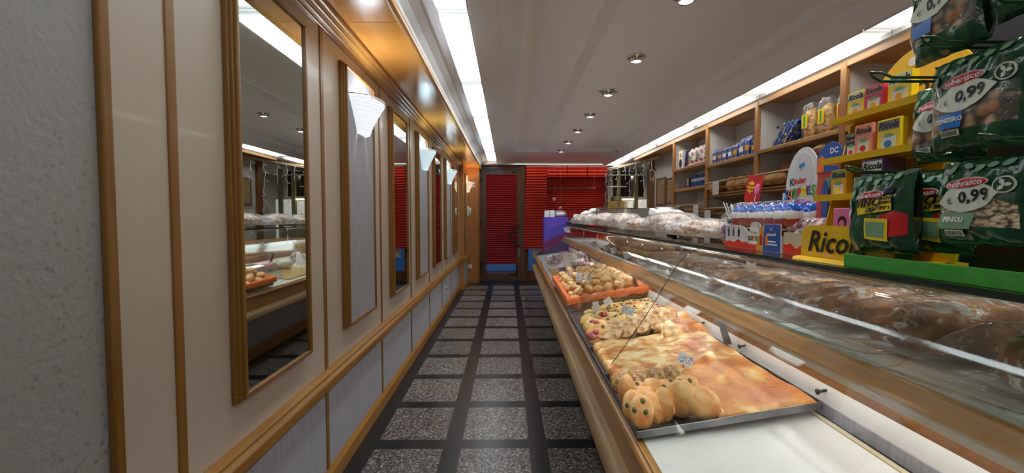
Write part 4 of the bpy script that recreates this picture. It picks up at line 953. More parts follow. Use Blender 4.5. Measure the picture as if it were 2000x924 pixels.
MB().prism([(.49, D(.49)+.131), (.86, D(.86)+.131), (.86, D(.86)+.137), (.49, D(.49)+.137)], 'y', 4.65, 4.93).map(W).build('lid', 'acrylic', bx)
# sweet rolls and biscuits on the middle shelf ------------------------------------------
bt = thing('biscuit_tray', 'shallow steel tray of small golden pastries on the far middle shelf', 'tray', W(1.18, 4.1, 1.12))
MB().box(.98, 1.40, 3.42, 5.0, 1.119, 1.122).box(.98, .983, 3.42, 5.0, 1.122, 1.15).box(1.397, 1.40, 3.42, 5.0, 1.122, 1.15).box(.98, 1.4, 3.42, 3.423, 1.122, 1.15).box(.98, 1.4, 4.997, 5.0, 1.122, 1.15).map(W).build('pan', 'tray_steel', bt)
p1 = single(MB().blob((0,0,0), (.055, .034, .028), None, 16, .12, 5, 1.6), 'pastry', 'biscuit', 'small golden pastry piled on the middle shelf tray', 'pastry', 'golden pastries on the middle shelf', smooth=True)
first = True
for lay in range(3):
    for i in range(5-lay):
        for j in range(17-2*lay):
            v = 3.49+.088*j+.04*lay+rr.uniform(-.008, .008); u = 1.04+.075*i+.03*lay+rr.uniform(-.006, .006)
            if u > 1.37: continue
            loc = W(u, v, 1.152+.046*lay); rot = (rr.uniform(-.25, .25), rr.uniform(-.3, .3), rr.uniform(-.4, .4))
            if first: p1.location = loc; p1.rotation_euler = rot; first = False
            else: dup(p1, loc, rot)
for i, (v, lb) in enumerate(((3.75, 'nearest price card before the golden pastries'), (4.25, 'middle price card before the golden pastries'), (4.62, 'third price card before the golden pastries'), (5.35, 'farthest price card on the middle shelf'))):
    card(lb, .975, v, 1.15, .07, .06, .1, .3, 'scribble', -.25, .018)
# bagged loaves -----------------------------------------------------------------------
def bagged_loaf(label, c, half, rot, seed, m='dark_loaf', tail=1, group='bagged dark loaves on the middle shelf', tw=.85, name='bagged_loaf', fl='film', tailsides=(-1,)):
    t = thing(name, label, 'bread', c, group); hx, hy, hz = half
    R = Matrix.Translation(Vector(c)+Vector((0,0,hz))) @ Matrix.Rotation(rot, 4, 'Z')
    MB().blob((0,0,0), (hx, hy, hz), None, 40, .22, seed, 2.6, flat=.55, power=2.3).xf(R).build('loaf', m, t, smooth=True)
    b = MB(); n = 26; L = hx*1.12
    stations = [(-L*1.62, .95, .05), (-L*1.45, 1.0, .10), (-L*1.2, 1.02, .45), (-L*1.0, 1.06, .85), (-L*.7, 1.1, 1.10), (-L*.3, 1.12, 1.18), (L*.1, 1.12, 1.18), (L*.5, 1.1, 1.14), (L*.8, 1.07, .95), (L*1.0, 1.0, .55), (L*1.12, .85, .12)]
    if 1 in tailsides: stations = stations[:-2]+[(L*1.1, 1.0, .55), (L*1.3, 1.0, .15), (L*1.5, .95, .05)]
    if -1 not in tailsides: stations = [(-L*1.12, .85, .12), (-L*1.0, 1.0, .55)]+stations[3:]
    rings = []
    for si, (x, wy, wz) in enumerate(stations):
        rg = []
        for k in range(n):
            a = 2*PI*k/n; y = math.cos(a); z = math.sin(a); q = (abs(y)**3+abs(z)**3)**(-1/3); y *= q; z *= q
            nz = mnoise.noise(Vector((x*30, y*2.2, z*2.2+seed)))*.10+mnoise.noise(Vector((x*9, y*5, z*5+seed)))*.08
            zz = z*hz*wz*(1+nz); 
            if zz < -hz*.56: zz = -hz*.56
            if wz < .4: zz -= hz*.30*(1-wz)
            rg.append(b.b.verts.new((x+.01*mnoise.noise(Vector((k, si, seed))), y*hy*wy*(1+nz), zz)))
        rings.append(rg)
    for A, B in zip(rings, rings[1:]):
        for k in range(n): b.b.faces.new((A[k], A[(k+1) % n], B[(k+1) % n], B[k]))
    b.b.faces.new(rings[0][::-1]); b.b.faces.new(rings[-1])
    b.xf(R).build('plastic_bag', fl, t, smooth=True)
    return t
for i, (u, v, hx, hy, hz, rot, lb) in enumerate((
    (1.235, .88, .235, .125, .074, .12, 'nearest bagged dark loaf, cut off by the right picture edge'),
    (1.235, 1.195, .235, .125, .076, .10, 'bagged dark loaf with a long empty bag end, second nearest'),
    (1.215, 1.505, .22, .12, .070, .06, 'bagged dark loaf with grey flour spots under the reflected light line, third nearest'),
    (1.185, 1.80, .195, .115, .066, .0, 'bagged dark loaf whose bag tip points at the beam, fourth nearest'),
    (1.18, 2.07, .19, .11, .064, -.08, 'bagged dark loaf before the second pane joint, fifth nearest'),
    (1.17, 2.33, .18, .10, .060, .1, 'bagged dark loaf right behind the pane joint'),
    (1.16, 2.58, .18, .10, .060, -.05, 'bagged dark loaf second behind the pane joint'),
    (1.17, 2.83, .18, .10, .058, .1, 'bagged dark loaf before the golden pastries'),
    (1.17, 3.08, .18, .10, .055, .1, 'farthest bagged dark loaf, touching the pastry tray'))):
    bagged_loaf(lb, W(u, v, 1.1345-.016), (hx, hy, hz), rot, i*2.3+1)
for i, (v, lb) in enumerate(((1.62, 'crumpled price tag lying on the fourth bagged dark loaf'), (1.92, 'crumpled price tag behind the fifth bagged dark loaf'), (2.42, 'wide crumpled price tag before the shelf post'))):
    single(MB().grid(lambda a, c: (1.33+.012*math.sin(a*9)+.016*v, v+.10*a, 1.20+.045*c+.006*math.sin(a*14)), 8, 2), 'price_tag', 'paper', lb, 'price tag', 'crumpled tags on the middle shelf', loc=W(1.33, v, 1.2), mod=None)
# floured loaves in crinkled bags on the glass top
for i, (u, v, hx, hy, hz, rot, lb) in enumerate((
    (1.07, 2.46, .11, .26, .042, .10, 'nearest bag of floured bread on the glass top, beside the lollipop jar'),
    (1.08, 3.05, .13, .28, .058, -.12, 'high bag of floured bread on the glass top, in front of the scale'),
    (1.06, 3.62, .11, .25, .045, .15, 'flat bag of floured bread on the glass top, third from the lollipop jar'),
    (1.07, 4.35, .12, .30, .060, -.10, 'humped bag of floured bread on the glass top before the till'),
    (1.05, 5.10, .12, .30, .062, .12, 'bag of floured bread on the glass top beside the till'),
    (1.03, 5.9, .11, .28, .062, -.1, 'second farthest bag of floured bread on the glass top'),
    (1.02, 6.6, .10, .26, .06, .1, 'farthest bag of floured bread on the glass top'))):
    bagged_loaf(lb, W(u, v, 1.3702), (hy, hx, hz*1.3), PI/2+rot, 40+i*3.7, 'floury', group='bags of floured bread on the glass top', name='bagged_bread', fl='film_dense', tailsides=(-1, 1))
# ================================================================ sweets displays on the glass top; they all face the aisle
ZT = 1.3702
# lollipop jar
o = thing('lollipop_jar', 'round clear jar of lollipops with a red heart-bright advert card on top', 'jar', (1.10, 2.03, ZT)); o['label'] = 'round clear jar of wrapped lollipops at the left end of the sweets'
MB().lathe([(.0, 0), (.055, 0), (.075, .02), (.088, .06), (.088, .10), (.075, .135), (.06, .15), (.062, .156)], 32, (1.07, 2.03, ZT)).build('jar_wall', 'acrylic', o, smooth=True)
MB().blob((1.07, 2.03, ZT+.062), (.076, .076, .056), seg=20, amp=.15, seed=3, freq=5).build('lollipop_fill', 'candy', o, smooth=True)
rs = random.Random(3)
for i in range(11):
    a = rs.uniform(0, 6.28); r = rs.uniform(.01, .05); L = rs.uniform(.06, .1); p = Vector((1.07+r*math.cos(a), 2.03+r*math.sin(a), ZT+.11)); d = Vector((.35*math.cos(a), .6*math.sin(a), 1)).normalized()
    s = single(MB().tube([p, p+d*L], .0028, 6), 'lollipop', 'paper', 'lollipop stick poking up out of the clear jar', 'lollipop', 'lollipops in the jar', loc=p)
    MB().blob(p, (.015, .015, .015), seg=10).build('sweet', 'candy', s, smooth=True)
o = thing('lollipop_advert', 'red and pink advert card with a yellow flower badge above the lollipops', 'advert', (1.16, 2.08, ZT))
Ra = Matrix.Translation((1.16, 2.08, 1.632)) @ AISLE @ Matrix.Rotation(-.12, 4, 'Z') @ Matrix(((1,.22,0,0),(0,1,0,0),(0,0,1,0),(0,0,0,1))) @ Matrix.Scale(.64, 4)
MB().prism(rrect(.20, .20, .022), 'z', -.002, .002).xf(Ra).build('card', 'red_lbl', o)
MB().box(.0-.004, .004, -.24, -.1, -.004, -.002).xf(Ra).build('stem', 'paper', o)
fl = [(-.035+.042*(1+.16*math.cos(8*a))*math.cos(a), .012+.042*(1+.16*math.cos(8*a))*math.sin(a)) for a in [2*PI*i/64 for i in range(64)]]
MB().prism(fl, 'z', .002, .0035).xf(Ra).build('flower_badge', 'yellow', o)
MB().blob((.05, .0, .003), (.034, .042, .004), seg=20).xf(Ra).build('lollipop_picture', 'pink', o, smooth=True)
MB().box(.045, .052, -.09, -.035, .002, .004).xf(Ra).build('stick_picture', 'paper', o)
for j, s in enumerate(('Chupa', 'Chups')): text(o, s, .026, (0, 0, 0), 'red_lbl', Ra @ Matrix.Translation((-.035, .024-.026*j, .0042)), .2, .001)
# chocolate egg shelf box -----------------------------------------------------------
def wave(x0, x1, z0, amp, seed, n=26):
    return [(x0+(x1-x0)*i/n, z0+amp*(math.sin(i*.9+seed)*.6+math.sin(i*.43+seed*2)*.6)) for i in range(n+1)]
o = thing('egg_shelf_box', 'low red and white display box of chocolate eggs with a blue end panel', 'display box', (1.0, 1.8, ZT)); kx = .995
def A2(a, z, d=0, y0=2.0): return (kx-d, y0-a, ZT+z)              # a runs along the front towards the camera
def plate(par, pts, d0, d1, m, name, y0=2.0, x=None):
    b = MB(); n = len(pts); X = kx if x is None else x
    Aa = [b.b.verts.new((X-d0, y0-a, ZT+z)) for a, z in pts]; Bb = [b.b.verts.new((X-d1, y0-a, ZT+z)) for a, z in pts]
    for i in range(n): b.b.faces.new((Aa[i], Aa[(i+1) % n], Bb[(i+1) % n], Bb[i]))
    b.b.faces.new(Aa); b.b.faces.new(Bb[::-1]); return b.build(name, m, par)
# front board with humps
def hump(a): 
    if a < .20: return .085+.012*math.cos((a-.07)*14)-max(0, a-.15)*.4
    if a < .29: return .082+.028*math.sqrt(max(0, 1-((a-.235)/.05)**2))
    return .092+.012*math.cos((a-.36)*12)
pts = [(0, 0), (.405, 0)]+[(a/100, hump(a/100)) for a in [40.5-i*1.5 for i in range(28)]]
plate(o, pts, 0, .003, 'white', 'front_board')
plate(o, [(0, 0), (.25, 0)]+wave(.25, 0, .026, .007, 1), .003, .0036, 'red', 'red_wave')
plate(o, [(.295, 0), (.404, 0)]+[(a, hump(a)-.001) for a in [.404-i*.01 for i in range(11)]], .003, .0038, 'blue', 'blue_end')
plate(o, [(.25, 0), (.296, 0), (.296, .09), (.275, .088), (.262, .05), (.25, .03)], .003, .0037, 'gold', 'gold_patch')
eg = [(.235+.036*math.cos(t), .056+.046*math.sin(t)*(1 if math.sin(t) > 0 else .8)) for t in [2*PI*i/32 for i in range(32)]]
plate(o, eg, .0038, .0044, 'paper', 'egg_emblem')
text(o, 'K', .020, (kx-.0048, 2.0-.214, ZT+.068), 'ink'); text(o, 'inder', .016, (kx-.0048, 2.0-.242, ZT+.067), 'red_lbl')
def rainbow(par, word, size, loc, step, tilt=0, bold=.0012, cols=('blue', 'orange_l', 'green_l', 'red', 'yellow', 'violet', 'green_l', 'orange_l')):
    for i, ch in enumerate(word): text(par, ch, size*(1.15 if i % 2 == 0 else .95), (loc[0], loc[1]-step*i, loc[2]+tilt*i+(.002 if i % 2 else -.001)), cols[i % len(cols)], bold=bold, rot=.12 if i % 2 else -.1)
rainbow(o, 'SORPRESA', .024, (kx-.0048, 2.0-.197, ZT+.043), .0105)
text(o, 'playmobil', .014, (kx-.0048, 2.0-.352, ZT+.064), 'paper', bold=.0006); text(o, 'DC', .016, (kx-.0048, 2.0-.352, ZT+.083), 'paper')
for z, w_ in ((.035, .05), (.024, .07)): plate(o, [(.352-w_/2, z), (.352+w_/2, z), (.352+w_/2, z+.005), (.352-w_/2, z+.005)], .0038, .0044, 'paper', 'small_print')
for a, m in ((.03, 'navy'), (.07, 'violet'), (.115, 'ink')):     # abstract little badges instead of figures
    plate(o, [(a-.006, .045), (a+.006, .045), (a+.008, .07), (a, .09), (a-.008, .07)], .003, .0036, m, 'small_badge')
for a, m in ((.283, 'red_lbl'), (.32, 'orange_l')): plate(o, [(a-.008, .02), (a+.008, .02), (a+.008, .05), (a, .07), (a-.008, .05)], .0038, .0045, m, 'small_badge')
MB().box(kx, kx+.14, 1.6, 2.0, ZT, ZT+.004).box(kx+.137, kx+.14, 1.6, 2.0, ZT, ZT+.06).box(kx, kx+.14, 1.597, 1.6, ZT, ZT+.06).box(kx, kx+.14, 2.0, 2.003, ZT, ZT+.06).build('box_walls', 'paper', o)
MB().prism([(kx+.003, 1.997), (kx+.137, 1.997), (kx+.137, 1.603), (kx+.003, 1.603)], 'z', ZT+.080, ZT+.085).build('inner_tray', 'beige_card', o)
# the eggs in their wrapper row
egg0 = single(MB().lathe([(.0001, -.050), (.017, -.045), (.028, -.031), (.0308, -.011), (.0295, .009), (.024, .028), (.015, .042), (.0001, .049)], 24), 'chocolate_egg', 'eggfoil', 'x', 'chocolate egg', smooth=True)
first = True
for row, x in enumerate((1.032, 1.096)):
    for i in range(7):
        loc = (x, 1.968-.063*i, ZT+.086+.050); lb = 'foil chocolate egg, %s from the lollipop jar, %s row over the red box' % (ORD[i], 'front' if row == 0 else 'back'); g = 'chocolate eggs, %s row' % ('front' if row == 0 else 'back')
        if first: egg0.location = loc; egg0['label'] = lb; egg0['group'] = g; first = False
        else: dup(egg0, loc, (0, 0, rs.uniform(0, 6)), lb, g)
o2 = single(MB().grid(lambda a, c: (1.064+.075*math.cos(PI*a+0)*(1), 1.585+.43*c, ZT+.087+.107*max(0, math.sin(PI*a))**.6+.004*mnoise.noise(Vector((a*9, c*30, 1)))), 18, 40), 'egg_wrapper', 'film', 'clear crinkled wrapper arched over the chocolate eggs', 'wrapper', loc=(1.064, 1.8, ZT+.05), smooth=True)
# cream and red carton beside it
o = thing('egg_carton', 'cream carton with red wave and blue foil eggs behind the yellow candy stand', 'carton', (1.03, 1.5, ZT))
plate(o, [(0, 0), (.20, 0), (.20, .075), (0, .075)], 0, .003, 'beige_card', 'front_board', 1.585, 1.0)
plate(o, [(0, 0), (.20, 0)]+wave(.20, 0, .030, .008, 2), .003, .0036, 'red', 'red_wave', 1.585, 1.0)
MB().box(1.0, 1.12, 1.385, 1.585, ZT, ZT+.004).box(1.117, 1.12, 1.385, 1.585, ZT, ZT+.10).box(1.0, 1.12, 1.585, 1.588, ZT, ZT+.075).box(1.0, 1.12, 1.385, 1.388, ZT, ZT+.075).build('box_walls', 'beige_card', o)
for i in range(3): dup(egg0, (1.04, 1.555-.062*i, ZT+.056), (.9, 0, .4), 'foil chocolate egg tipped in the cream carton, %s from the left' % ORD[i], 'chocolate eggs in the cream carton')
single(MB().grid(lambda a, c: (1.06+.05*math.cos(PI*a), 1.39+.2*c, ZT+.076+.05*math.sin(PI*a)+.006*mnoise.noise(Vector((a*6, c*20, 4)))), 12, 24), 'carton_film', film('pink_film', (.98,.80,.80,1), .22, (.9,.66,.64,1), 40, 1, .12, .08), 'pinkish crinkled film over the cream carton', 'wrapper', loc=(1.06, 1.49, ZT+.08), smooth=True)
# tall egg advert
o = thing('egg_advert', 'tall white egg-shaped advert card on a red base behind the chocolate eggs', 'advert', (1.12, 1.6, ZT)); ax = 1.115; ya = 1.775
plate(o, [(0, 0), (.30, 0), (.30, .19), (0, .165)], 0, .004, 'red', 'red_base', ya, ax)
egg = [(.125+(.105 if math.cos(t) < 0 else .092)*math.cos(t), .235+(.155 if math.sin(t) > 0 else .10)*math.sin(t)) for t in [2*PI*i/48 for i in range(48)]]
egg = [(a, max(z, .135)) for a, z in egg]
plate(o, egg, .004, .007, 'white', 'egg_shape', ya, ax)
egg2 = [(.125+.055*math.cos(t), .30+.07*math.sin(t)) for t in [2*PI*i/40 for i in range(40)]]
plate(o, egg2, .007, .008, mat('egg_shade', srgb(206,204,204), .3), 'egg_highlight', ya, ax)
plate(o, [(0.005, .13), (.295, .13)]+wave(.295, .005, .188, .010, 3)[:], .0075, .009, 'red', 'chocolate_wave', ya, ax)
plate(o, [(0.0, .19), (.05, .2), (.05, .235), (.0, .225)], .004, .007, 'white', 'egg_wing', ya, ax)
text(o, 'K', .040, (ax-.011, ya-.062, ZT+.262), 'ink', rot=.05, bold=.001); text(o, 'inder', .032, (ax-.011, ya-.108, ZT+.266), 'red_lbl', rot=.05, bold=.0012)
rainbow(o, 'SORPRESA', .047, (ax-.011, ya-.030, ZT+.214), .0255, .0020, .0018)
MB().box(ax+.004, ax+.10, ya-.30, ya-.03, ZT, ZT+.01).build('foot', 'red', o)
plate(o, [(.10, .315), (.13, .32), (.13, .333), (.10, .328)], .008, .0095, 'blue_lbl', 'small_tag', ya, ax)
# blue side advert + upright clear pack
o = thing('blue_advert', 'small rounded blue advert card above the plastic blister, beside the egg advert', 'advert', (1.08, 1.47, 1.66)); bx_, by = 1.085, 1.545
pl = [(0, .28), (.115, .285), (.115, .35), (.10, .370), (.07, .382), (.04, .375), (.018, .36), (0, .335)]
plate(o, pl, 0, .003, 'blue', 'card', by, bx_); plate(o, [(.0, .282), (.034, .284), (.038, .32), (.028, .34), (.006, .332)], .003, .004, 'orange_l', 'orange_splash', by, bx_)
text(o, 'DC', .026, (bx_-.0045, by-.082, ZT+.350), 'paper', bold=.001); text(o, 'playmobil', .021, (bx_-.0045, by-.066, ZT+.320), 'paper', bold=.001)
MB().box(bx_, bx_+.01, by-.12, by, ZT+.05, ZT+.29).build('back_post', 'red', o)
o = thing('toy_blister', 'clear upright blister box with plain blue and black shapes under the blue advert', 'blister pack', (1.05, 1.45, ZT+.08))
MB().box(1.045, 1.075, 1.395, 1.488, ZT+.10, ZT+.265).build('shell', 'acrylic', o)
plate(o, [(.0, .10), (.09, .10), (.09, .262), (0, .262)], 0, .002, 'leafpale', 'backing_card', 1.487, 1.074)
plate(o, [(.010, .13), (.034, .13), (.038, .22), (.022, .25), (.008, .22)], .010, .016, 'blue', 'blue_shape', 1.487, 1.07)
plate(o, [(.046, .115), (.074, .115), (.080, .22), (.064, .25), (.044, .22)], .010, .016, 'ink', 'black_shape', 1.487, 1.07)
plate(o, [(.05, .175), (.076, .175), (.076, .182), (.05, .182)], .017, .018, 'gold', 'gold_stripe', 1.487, 1.07)
# yellow candy stand ---------------------------------------------------------------------
o = thing('candy_rack', 'yellow plastic candy rack with three shelves and a round header sign', 'rack', (1.0, 1.2, ZT))
plate(o, [(0, .0), (.33, .0), (.33, .095), (.30, .105), (.03, .105), (0, .09)], 0, .004, 'yellow_acrylic', 'front_sign', 1.375, .925)
MB().prism([(.895, ZT), (.93, ZT), (.93, ZT+.012), (.90, ZT+.008)], 'y', 1.04, 1.378).build('front_lip', 'yellow_acrylic', o)
text(o, 'Ricola', .088, (.9175, 1.235, ZT+.055), 'ink', shear=.28, bold=.0016, sx=1.0)
MB().box(.93, 1.10, 1.04, 1.37, ZT, ZT+.02).build('base_box', 'yellow_acrylic', o)
MB().prism([(1.045, ZT+.02), (1.05, ZT+.02), (1.115, ZT+.46), (1.11, ZT+.46)], 'y', 1.02, 1.335).build('back_plate', 'yellow_acrylic', o)
MB().prism([(.96, ZT+.09), (1.05, ZT+.02), (1.115, ZT+.46), (1.03, ZT+.40)], 'y', 1.330, 1.334).build('side_cheek', 'yellow_acrylic', o)
RS = [(.955, 1.549), (.975, 1.660), (1.0, 1.782)]
for x, z in RS:
    MB().prism([(x, z), (x+.10, z), (x+.10, z+.004), (x+.004, z+.004), (x+.002, z+.018), (x-.003, z+.018)], 'y', 1.02, 1.375).build('rack_shelf', 'yellow_acrylic', o)
hd = [(.155+.165*math.cos(t), .40+.185*math.sin(t)) for t in [PI*i/30 for i in range(31)]]
plate(o, hd, 0, .004, 'yellow_acrylic', 'header', 1.335, 1.10)
text(o, 'Ricola', .085, (1.094, 1.205, ZT+.475), 'ink', shear=.28, bold=.0015)
plate(o, [(.13+.012*math.cos(t), .55+.012*math.sin(t)) for t in [2*PI*i/16 for i in range(16)]], .004, .005, 'paper', 'header_emblem', 1.335, 1.10)
def candy(label, x, y, z, m, w_=.062, h=.078, d=.02, band='paper', emb='gold', word=True, dz=0):
    """y is the far edge; the face looks to the aisle"""
    t = thing('candy_box', label, 'candy box', (x, y-w_/2, z), 'small candy boxes on the yellow rack')
    MB().box(x, x+d, y-w_, y, z, z+h).build('carton', m, t, bevel=.0015)
    p = lambda pts, d0, mm, nm: plate(t, [(a, zz+z-ZT) for a, zz in pts], d0, d0+.0008, mm, nm, y, x)
    p([(.004, h*.68), (w_-.004, h*.68), (w_-.004, h*.95), (.004, h*.95)], 0, band, 'title_band')
    if word: text(t, 'Ricola', .022*w_/.062, (x-.0014, y-w_/2, z+h*.81), 'ink', shear=.28, bold=.0009)
    p([(w_*.2, h*.1), (w_*.8, h*.1), (w_*.85, h*.5), (w_*.2, h*.55)], 0, 'leafwhite', 'picture_panel')
    p([(w_*.5+w_*.16*math.cos(q), h*.28+w_*.14*math.sin(q)) for q in [2*PI*i/16 for i in range(16)]], .0008, emb, 'sweet_picture')
    p([(w_*.22, h*.5), (w_*.5, h*.46), (w_*.8, h*.5), (w_*.5, h*.6)], .0008, 'leafpale', 'leaf_picture')
    return t
candy('yellow candy box, leftmost on the top rack shelf', 1.018, 1.330, RS[2][1]+.005, 'yellow')
candy('magenta candy box on the top rack shelf', 1.014, 1.262, RS[2][1]+.005, 'magenta', band='salmon')
candy('yellow candy box on the top rack shelf behind the dark green hook', 1.014, 1.185, RS[2][1]+.005, 'yellow', .070, .086)
candy('charcoal candy box, leftmost on the middle rack shelf', .996, 1.305, RS[1][1]+.005, 'dark_card', .045, .078, band='dark_card' and 'steel', emb='magenta')
candy('salmon candy box on the middle rack shelf', .990, 1.262, RS[1][1]+.005, 'salmon', .062, .092, band='salmon', emb='red_lbl')
candy('yellow candy box with slate title band on the middle rack shelf', .990, 1.185, RS[1][1]+.005, 'yellow', .070, .09, band='grey', emb='blue_lbl')
candy('gold candy box, leftmost on the bottom rack shelf', .972, 1.325, RS[0][1]+.005, 'gold', .060, .085, band='leafpale', emb='yellow')
candy('deep violet candy box, large on the bottom rack shelf', .975, 1.215, RS[0][1]+.005, 'violet', .070, .100, .06, band='leafwhite', emb='violet')
candy('plum candy box half hidden behind the violet one', 1.0, 1.245, RS[0][1]+.005, 'magenta', .05, .092, band='violet', word=False)
o = thing('pink_box', 'two-tone pink carton with a small round emblem on the candy stand', 'box', (.93, 1.27, 1.44))
MB().box(.945, .985, 1.205, 1.275, ZT+.022, ZT+.155).build('carton', 'pink', o, bevel=.0015)
plate(o, [(.035+.016*math.cos(q), .115+.018*math.sin(q)) for q in [2*PI*i/20 for i in range(20)]], 0, .0008, 'ink', 'emblem', 1.275, .945)
plate(o, [(.035+.010*math.cos(q), .112+.010*math.sin(q)) for q in [2*PI*i/20 for i in range(20)]], .0008, .0014, 'pink', 'emblem_centre', 1.275, .945)
for z in (.078, .068, .060): plate(o, [(.015, z), (.055, z), (.055, z+.002), (.015, z+.002)], 0, .0007, 'paper', 'small_print', 1.275, .945)
MB().box(.955, .985, 1.13, 1.20, ZT+.022, ZT+.150).build('second_carton', 'magenta', o, bevel=.0015)
# dried fruit rack -----------------------------------------------------------------------
o = thing('snack_rack', 'green cardboard snack rack with dark back board and wire hooks', 'rack', (1.0, .75, ZT))
MB().box(.872, .876, .30, 1.135, ZT, ZT+.036).box(.872, 1.20, 1.131, 1.135, ZT, ZT+.036).box(.872, 1.20, .30, 1.135, ZT, ZT+.004).build('base_tray', 'green', o, bevel=.0015)
MB().box(1.16, 1.17, .30, 1.12, ZT+.004, 2.25).build('back_board', 'black', o)
def hook(x0, y, z, L=.11):
    b = MB(); b.tube([(1.16, y+.014, z), (x0+.03, y+.014, z), (x0+.008, y+.012, z+.010), (x0-.004, y, z+.014), (x0+.008, y-.012, z+.010), (x0+.03, y-.014, z), (1.16, y-.014, z)], .0030, 8); b.build('hook', 'hook', o, smooth=True)
HK = [(.775, .93, 1.792), (.80, .735, 1.852), (.80, .81, 1.619), (.80, .62, 1.63), (.79, 1.05, 1.617), (.8, .90, 2.02), (.8, .70, 2.05), (.80, .97, 1.84)]
hook(.775, .945, 1.792); hook(.79, .845, 1.826); hook(.80, .735, 1.86); hook(.80, .86, 1.612); hook(.80, .745, 1.625); hook(.80, 1.04, 1.605); hook(.79, .9, 2.03); hook(.79, .76, 2.05)
def snack(label, x, yc, z0, w_=.17, h=.185, win='walnut', name_='', promo=False, blue=False, seed=0, detail=True, tilt=0, roll=0, front=True):
    t = thing('snack_bag', label, 'snack bag', (x, yc, z0), 'dried fruit and nut bags on wire hooks')
    R = Matrix.Translation((x, yc, z0+h/2)) @ AISLE @ Matrix.Rotation(tilt, 4, 'X') @ Matrix.Rotation(roll, 4, 'Z')
    W2, H2 = w_/2, h/2
    def dep(a, b_):
        k = max(0, 1-abs(a/W2)**3.5)**.5*max(0, 1-abs(b_/H2)**3.5)**.5
        return .024*k*(1.15-.5*b_/h)+.0034*mnoise.noise(Vector((a*60, b_*34, seed)))+.0060*mnoise.noise(Vector((a*18, b_*22, seed+5)))
    def side(a, c, s):
        A_, B_ = (a-.5)*w_, (c-.5)*h
        A_ *= 1-.05*math.cos((c-.5)*PI)
        B_ += .004*mnoise.noise(Vector((A_*30, seed, 1)))*(1 if c in (0, 1) else 0)
        return (A_, B_, s*dep(A_, B_))
    def mi(a, c):
        if promo: return 0
        if .05+.02*math.sin(c*9) < a < .95+.02*math.sin(c*8+seed) and .19+.03*math.sin(a*3.1) < c < .46+.13*math.sin(a*3.1+.3): return 1
        return 0
    b = MB().grid(lambda a, c: side(a, c, 1), 84, 84, mfn=mi); b.grid(lambda a, c: side(a, c, -1), 20, 20)
    b.xf(R).build('foil_bag', ['dkgreen', win], t, smooth=True)
    if not promo: MB().grid(lambda a, c: (lambda p: (p[0], p[1], p[2]+.0025))(side(.05+.9*a, .2+.39*c, 1)), 26, 14).xf(R).build('clear_window', 'film', t, smooth=True)
    if not detail: return t
    def dec(pts, lift, m, nm):
        g = MB(); f = g.face([(p[0], p[1], 0) for p in pts]); bmesh.ops.triangulate(g.b, faces=g.b.faces[:])
        bmesh.ops.subdivide_edges(g.b, edges=g.b.edges[:], cuts=3, use_grid_fill=True)
        g.map(lambda x_, y_, z_: (x_, y_, dep(x_, y_)+lift)); g.xf(R); return g.build(nm, m, t, smooth=True)
    def ell(cx, cy, rx, ry, rot=0, n=28, leaf=False):
        out = []
        for i in range(n):
            q = 2*PI*i/n; rr_ = 1
            px, py = rx*math.cos(q), ry*math.sin(q)
            if leaf: py *= (1-abs(math.cos(q))**3*.75)
            out.append((cx+px*math.cos(rot)-py*math.sin(rot), cy+px*math.sin(rot)+py*math.cos(rot)))
        return out
    def tx(s, size, cx, cy, m, **k):
        rot = k.pop('rot', 0); g = MB(); g._merge(text_mesh(s, size, k.get('shear', 0), k.get('bold', 0)), 0)
        g.xf(Matrix.Translation((cx, cy, 0)) @ Matrix.Rotation(rot, 4, 'Z')); g.map(lambda x_, y_, z_: (x_, y_, dep(x_, y_)+.0062)); g.xf(R); g.build('lettering', m, t)
    dec(ell(-.012 if not promo else -.01, H2*.44, .040, .011, .06), .0040, 'paper', 'logo_rim')
    dec(ell(-.012 if not promo else -.01, H2*.44, .038, .0095, .06), .0050, 'red_lbl', 'logo_oval')
    tx('noberasco', .0155, -.012 if not promo else -.01, H2*.44, 'paper', bold=.0003, rot=.06)
    for i, (a, c, s, r_) in enumerate(((-.30, .80, .016, .9), (-.12, .86, .013, -.3), (.02, .78, .014, .5), (.16, .84, .013, .1), (-.38, .55, .015, 1.2), (.32, .86, .014, .5), (-.42, .30, .013, 1.4))):
        dec(ell(a*W2*2*.95, c*H2, s*.75, s*.42, r_, 16, True), .0038, 'leafpale', 'leaf_motif')
    if promo:
        dec([(-.045, -.004), (.052, .004), (.050, .040), (-.043, .030)], .0042, 'yellow', 'promo_panel')
        dec([(.02, -.062), (W2*.9, -.052), (W2*.9, -.006), (.055, .003), (.02, -.008)], .0030, 'red_lbl', 'red_flash')
        tx('VINCI', .028, -.012, .024, 'ink', shear=.3, bold=.001, rot=.04); tx('OGNI', .012, .036, .033, 'ink', bold=.0005, rot=.05); tx('GIORNO', .009, .036, .023, 'ink', bold=.0004, rot=.05)
        tx('500€', .016, -.002, .007, 'ink', shear=.3, bold=.0006); tx('SPESA', .011, .036, .010, 'ink', bold=.0005)
        dec([(-.018, -.062), (.045, -.068), (.048, -.016), (-.018, -.012)], .0055, 'yellow', 'picture_patch'); dec([(-.012, -.056), (.038, -.06), (.040, -.024), (-.012, -.02)], .0066, 'leafpale', 'picture')
        dec([(.030, .055), (.052, .056), (.052, .045), (.030, .044)], .0042, 'navy', 'blue_tag')
        dec(ell(-W2*.86, .012, .012, .024, 0), .004, 'leafwhite', 'price_leaf'); tx('99', .020, -W2*.82, .014, 'ink', shear=.2)
        return t
    dec(ell(-.008, .008, .058, .027, .16, 32, True), .0045, 'leafwhite', 'price_leaf')
    tx('0,99', .030, .006, .010, 'ink', bold=.0008, shear=.1, rot=.14); tx('€', .016, -.036, .001, 'ink', rot=.14)
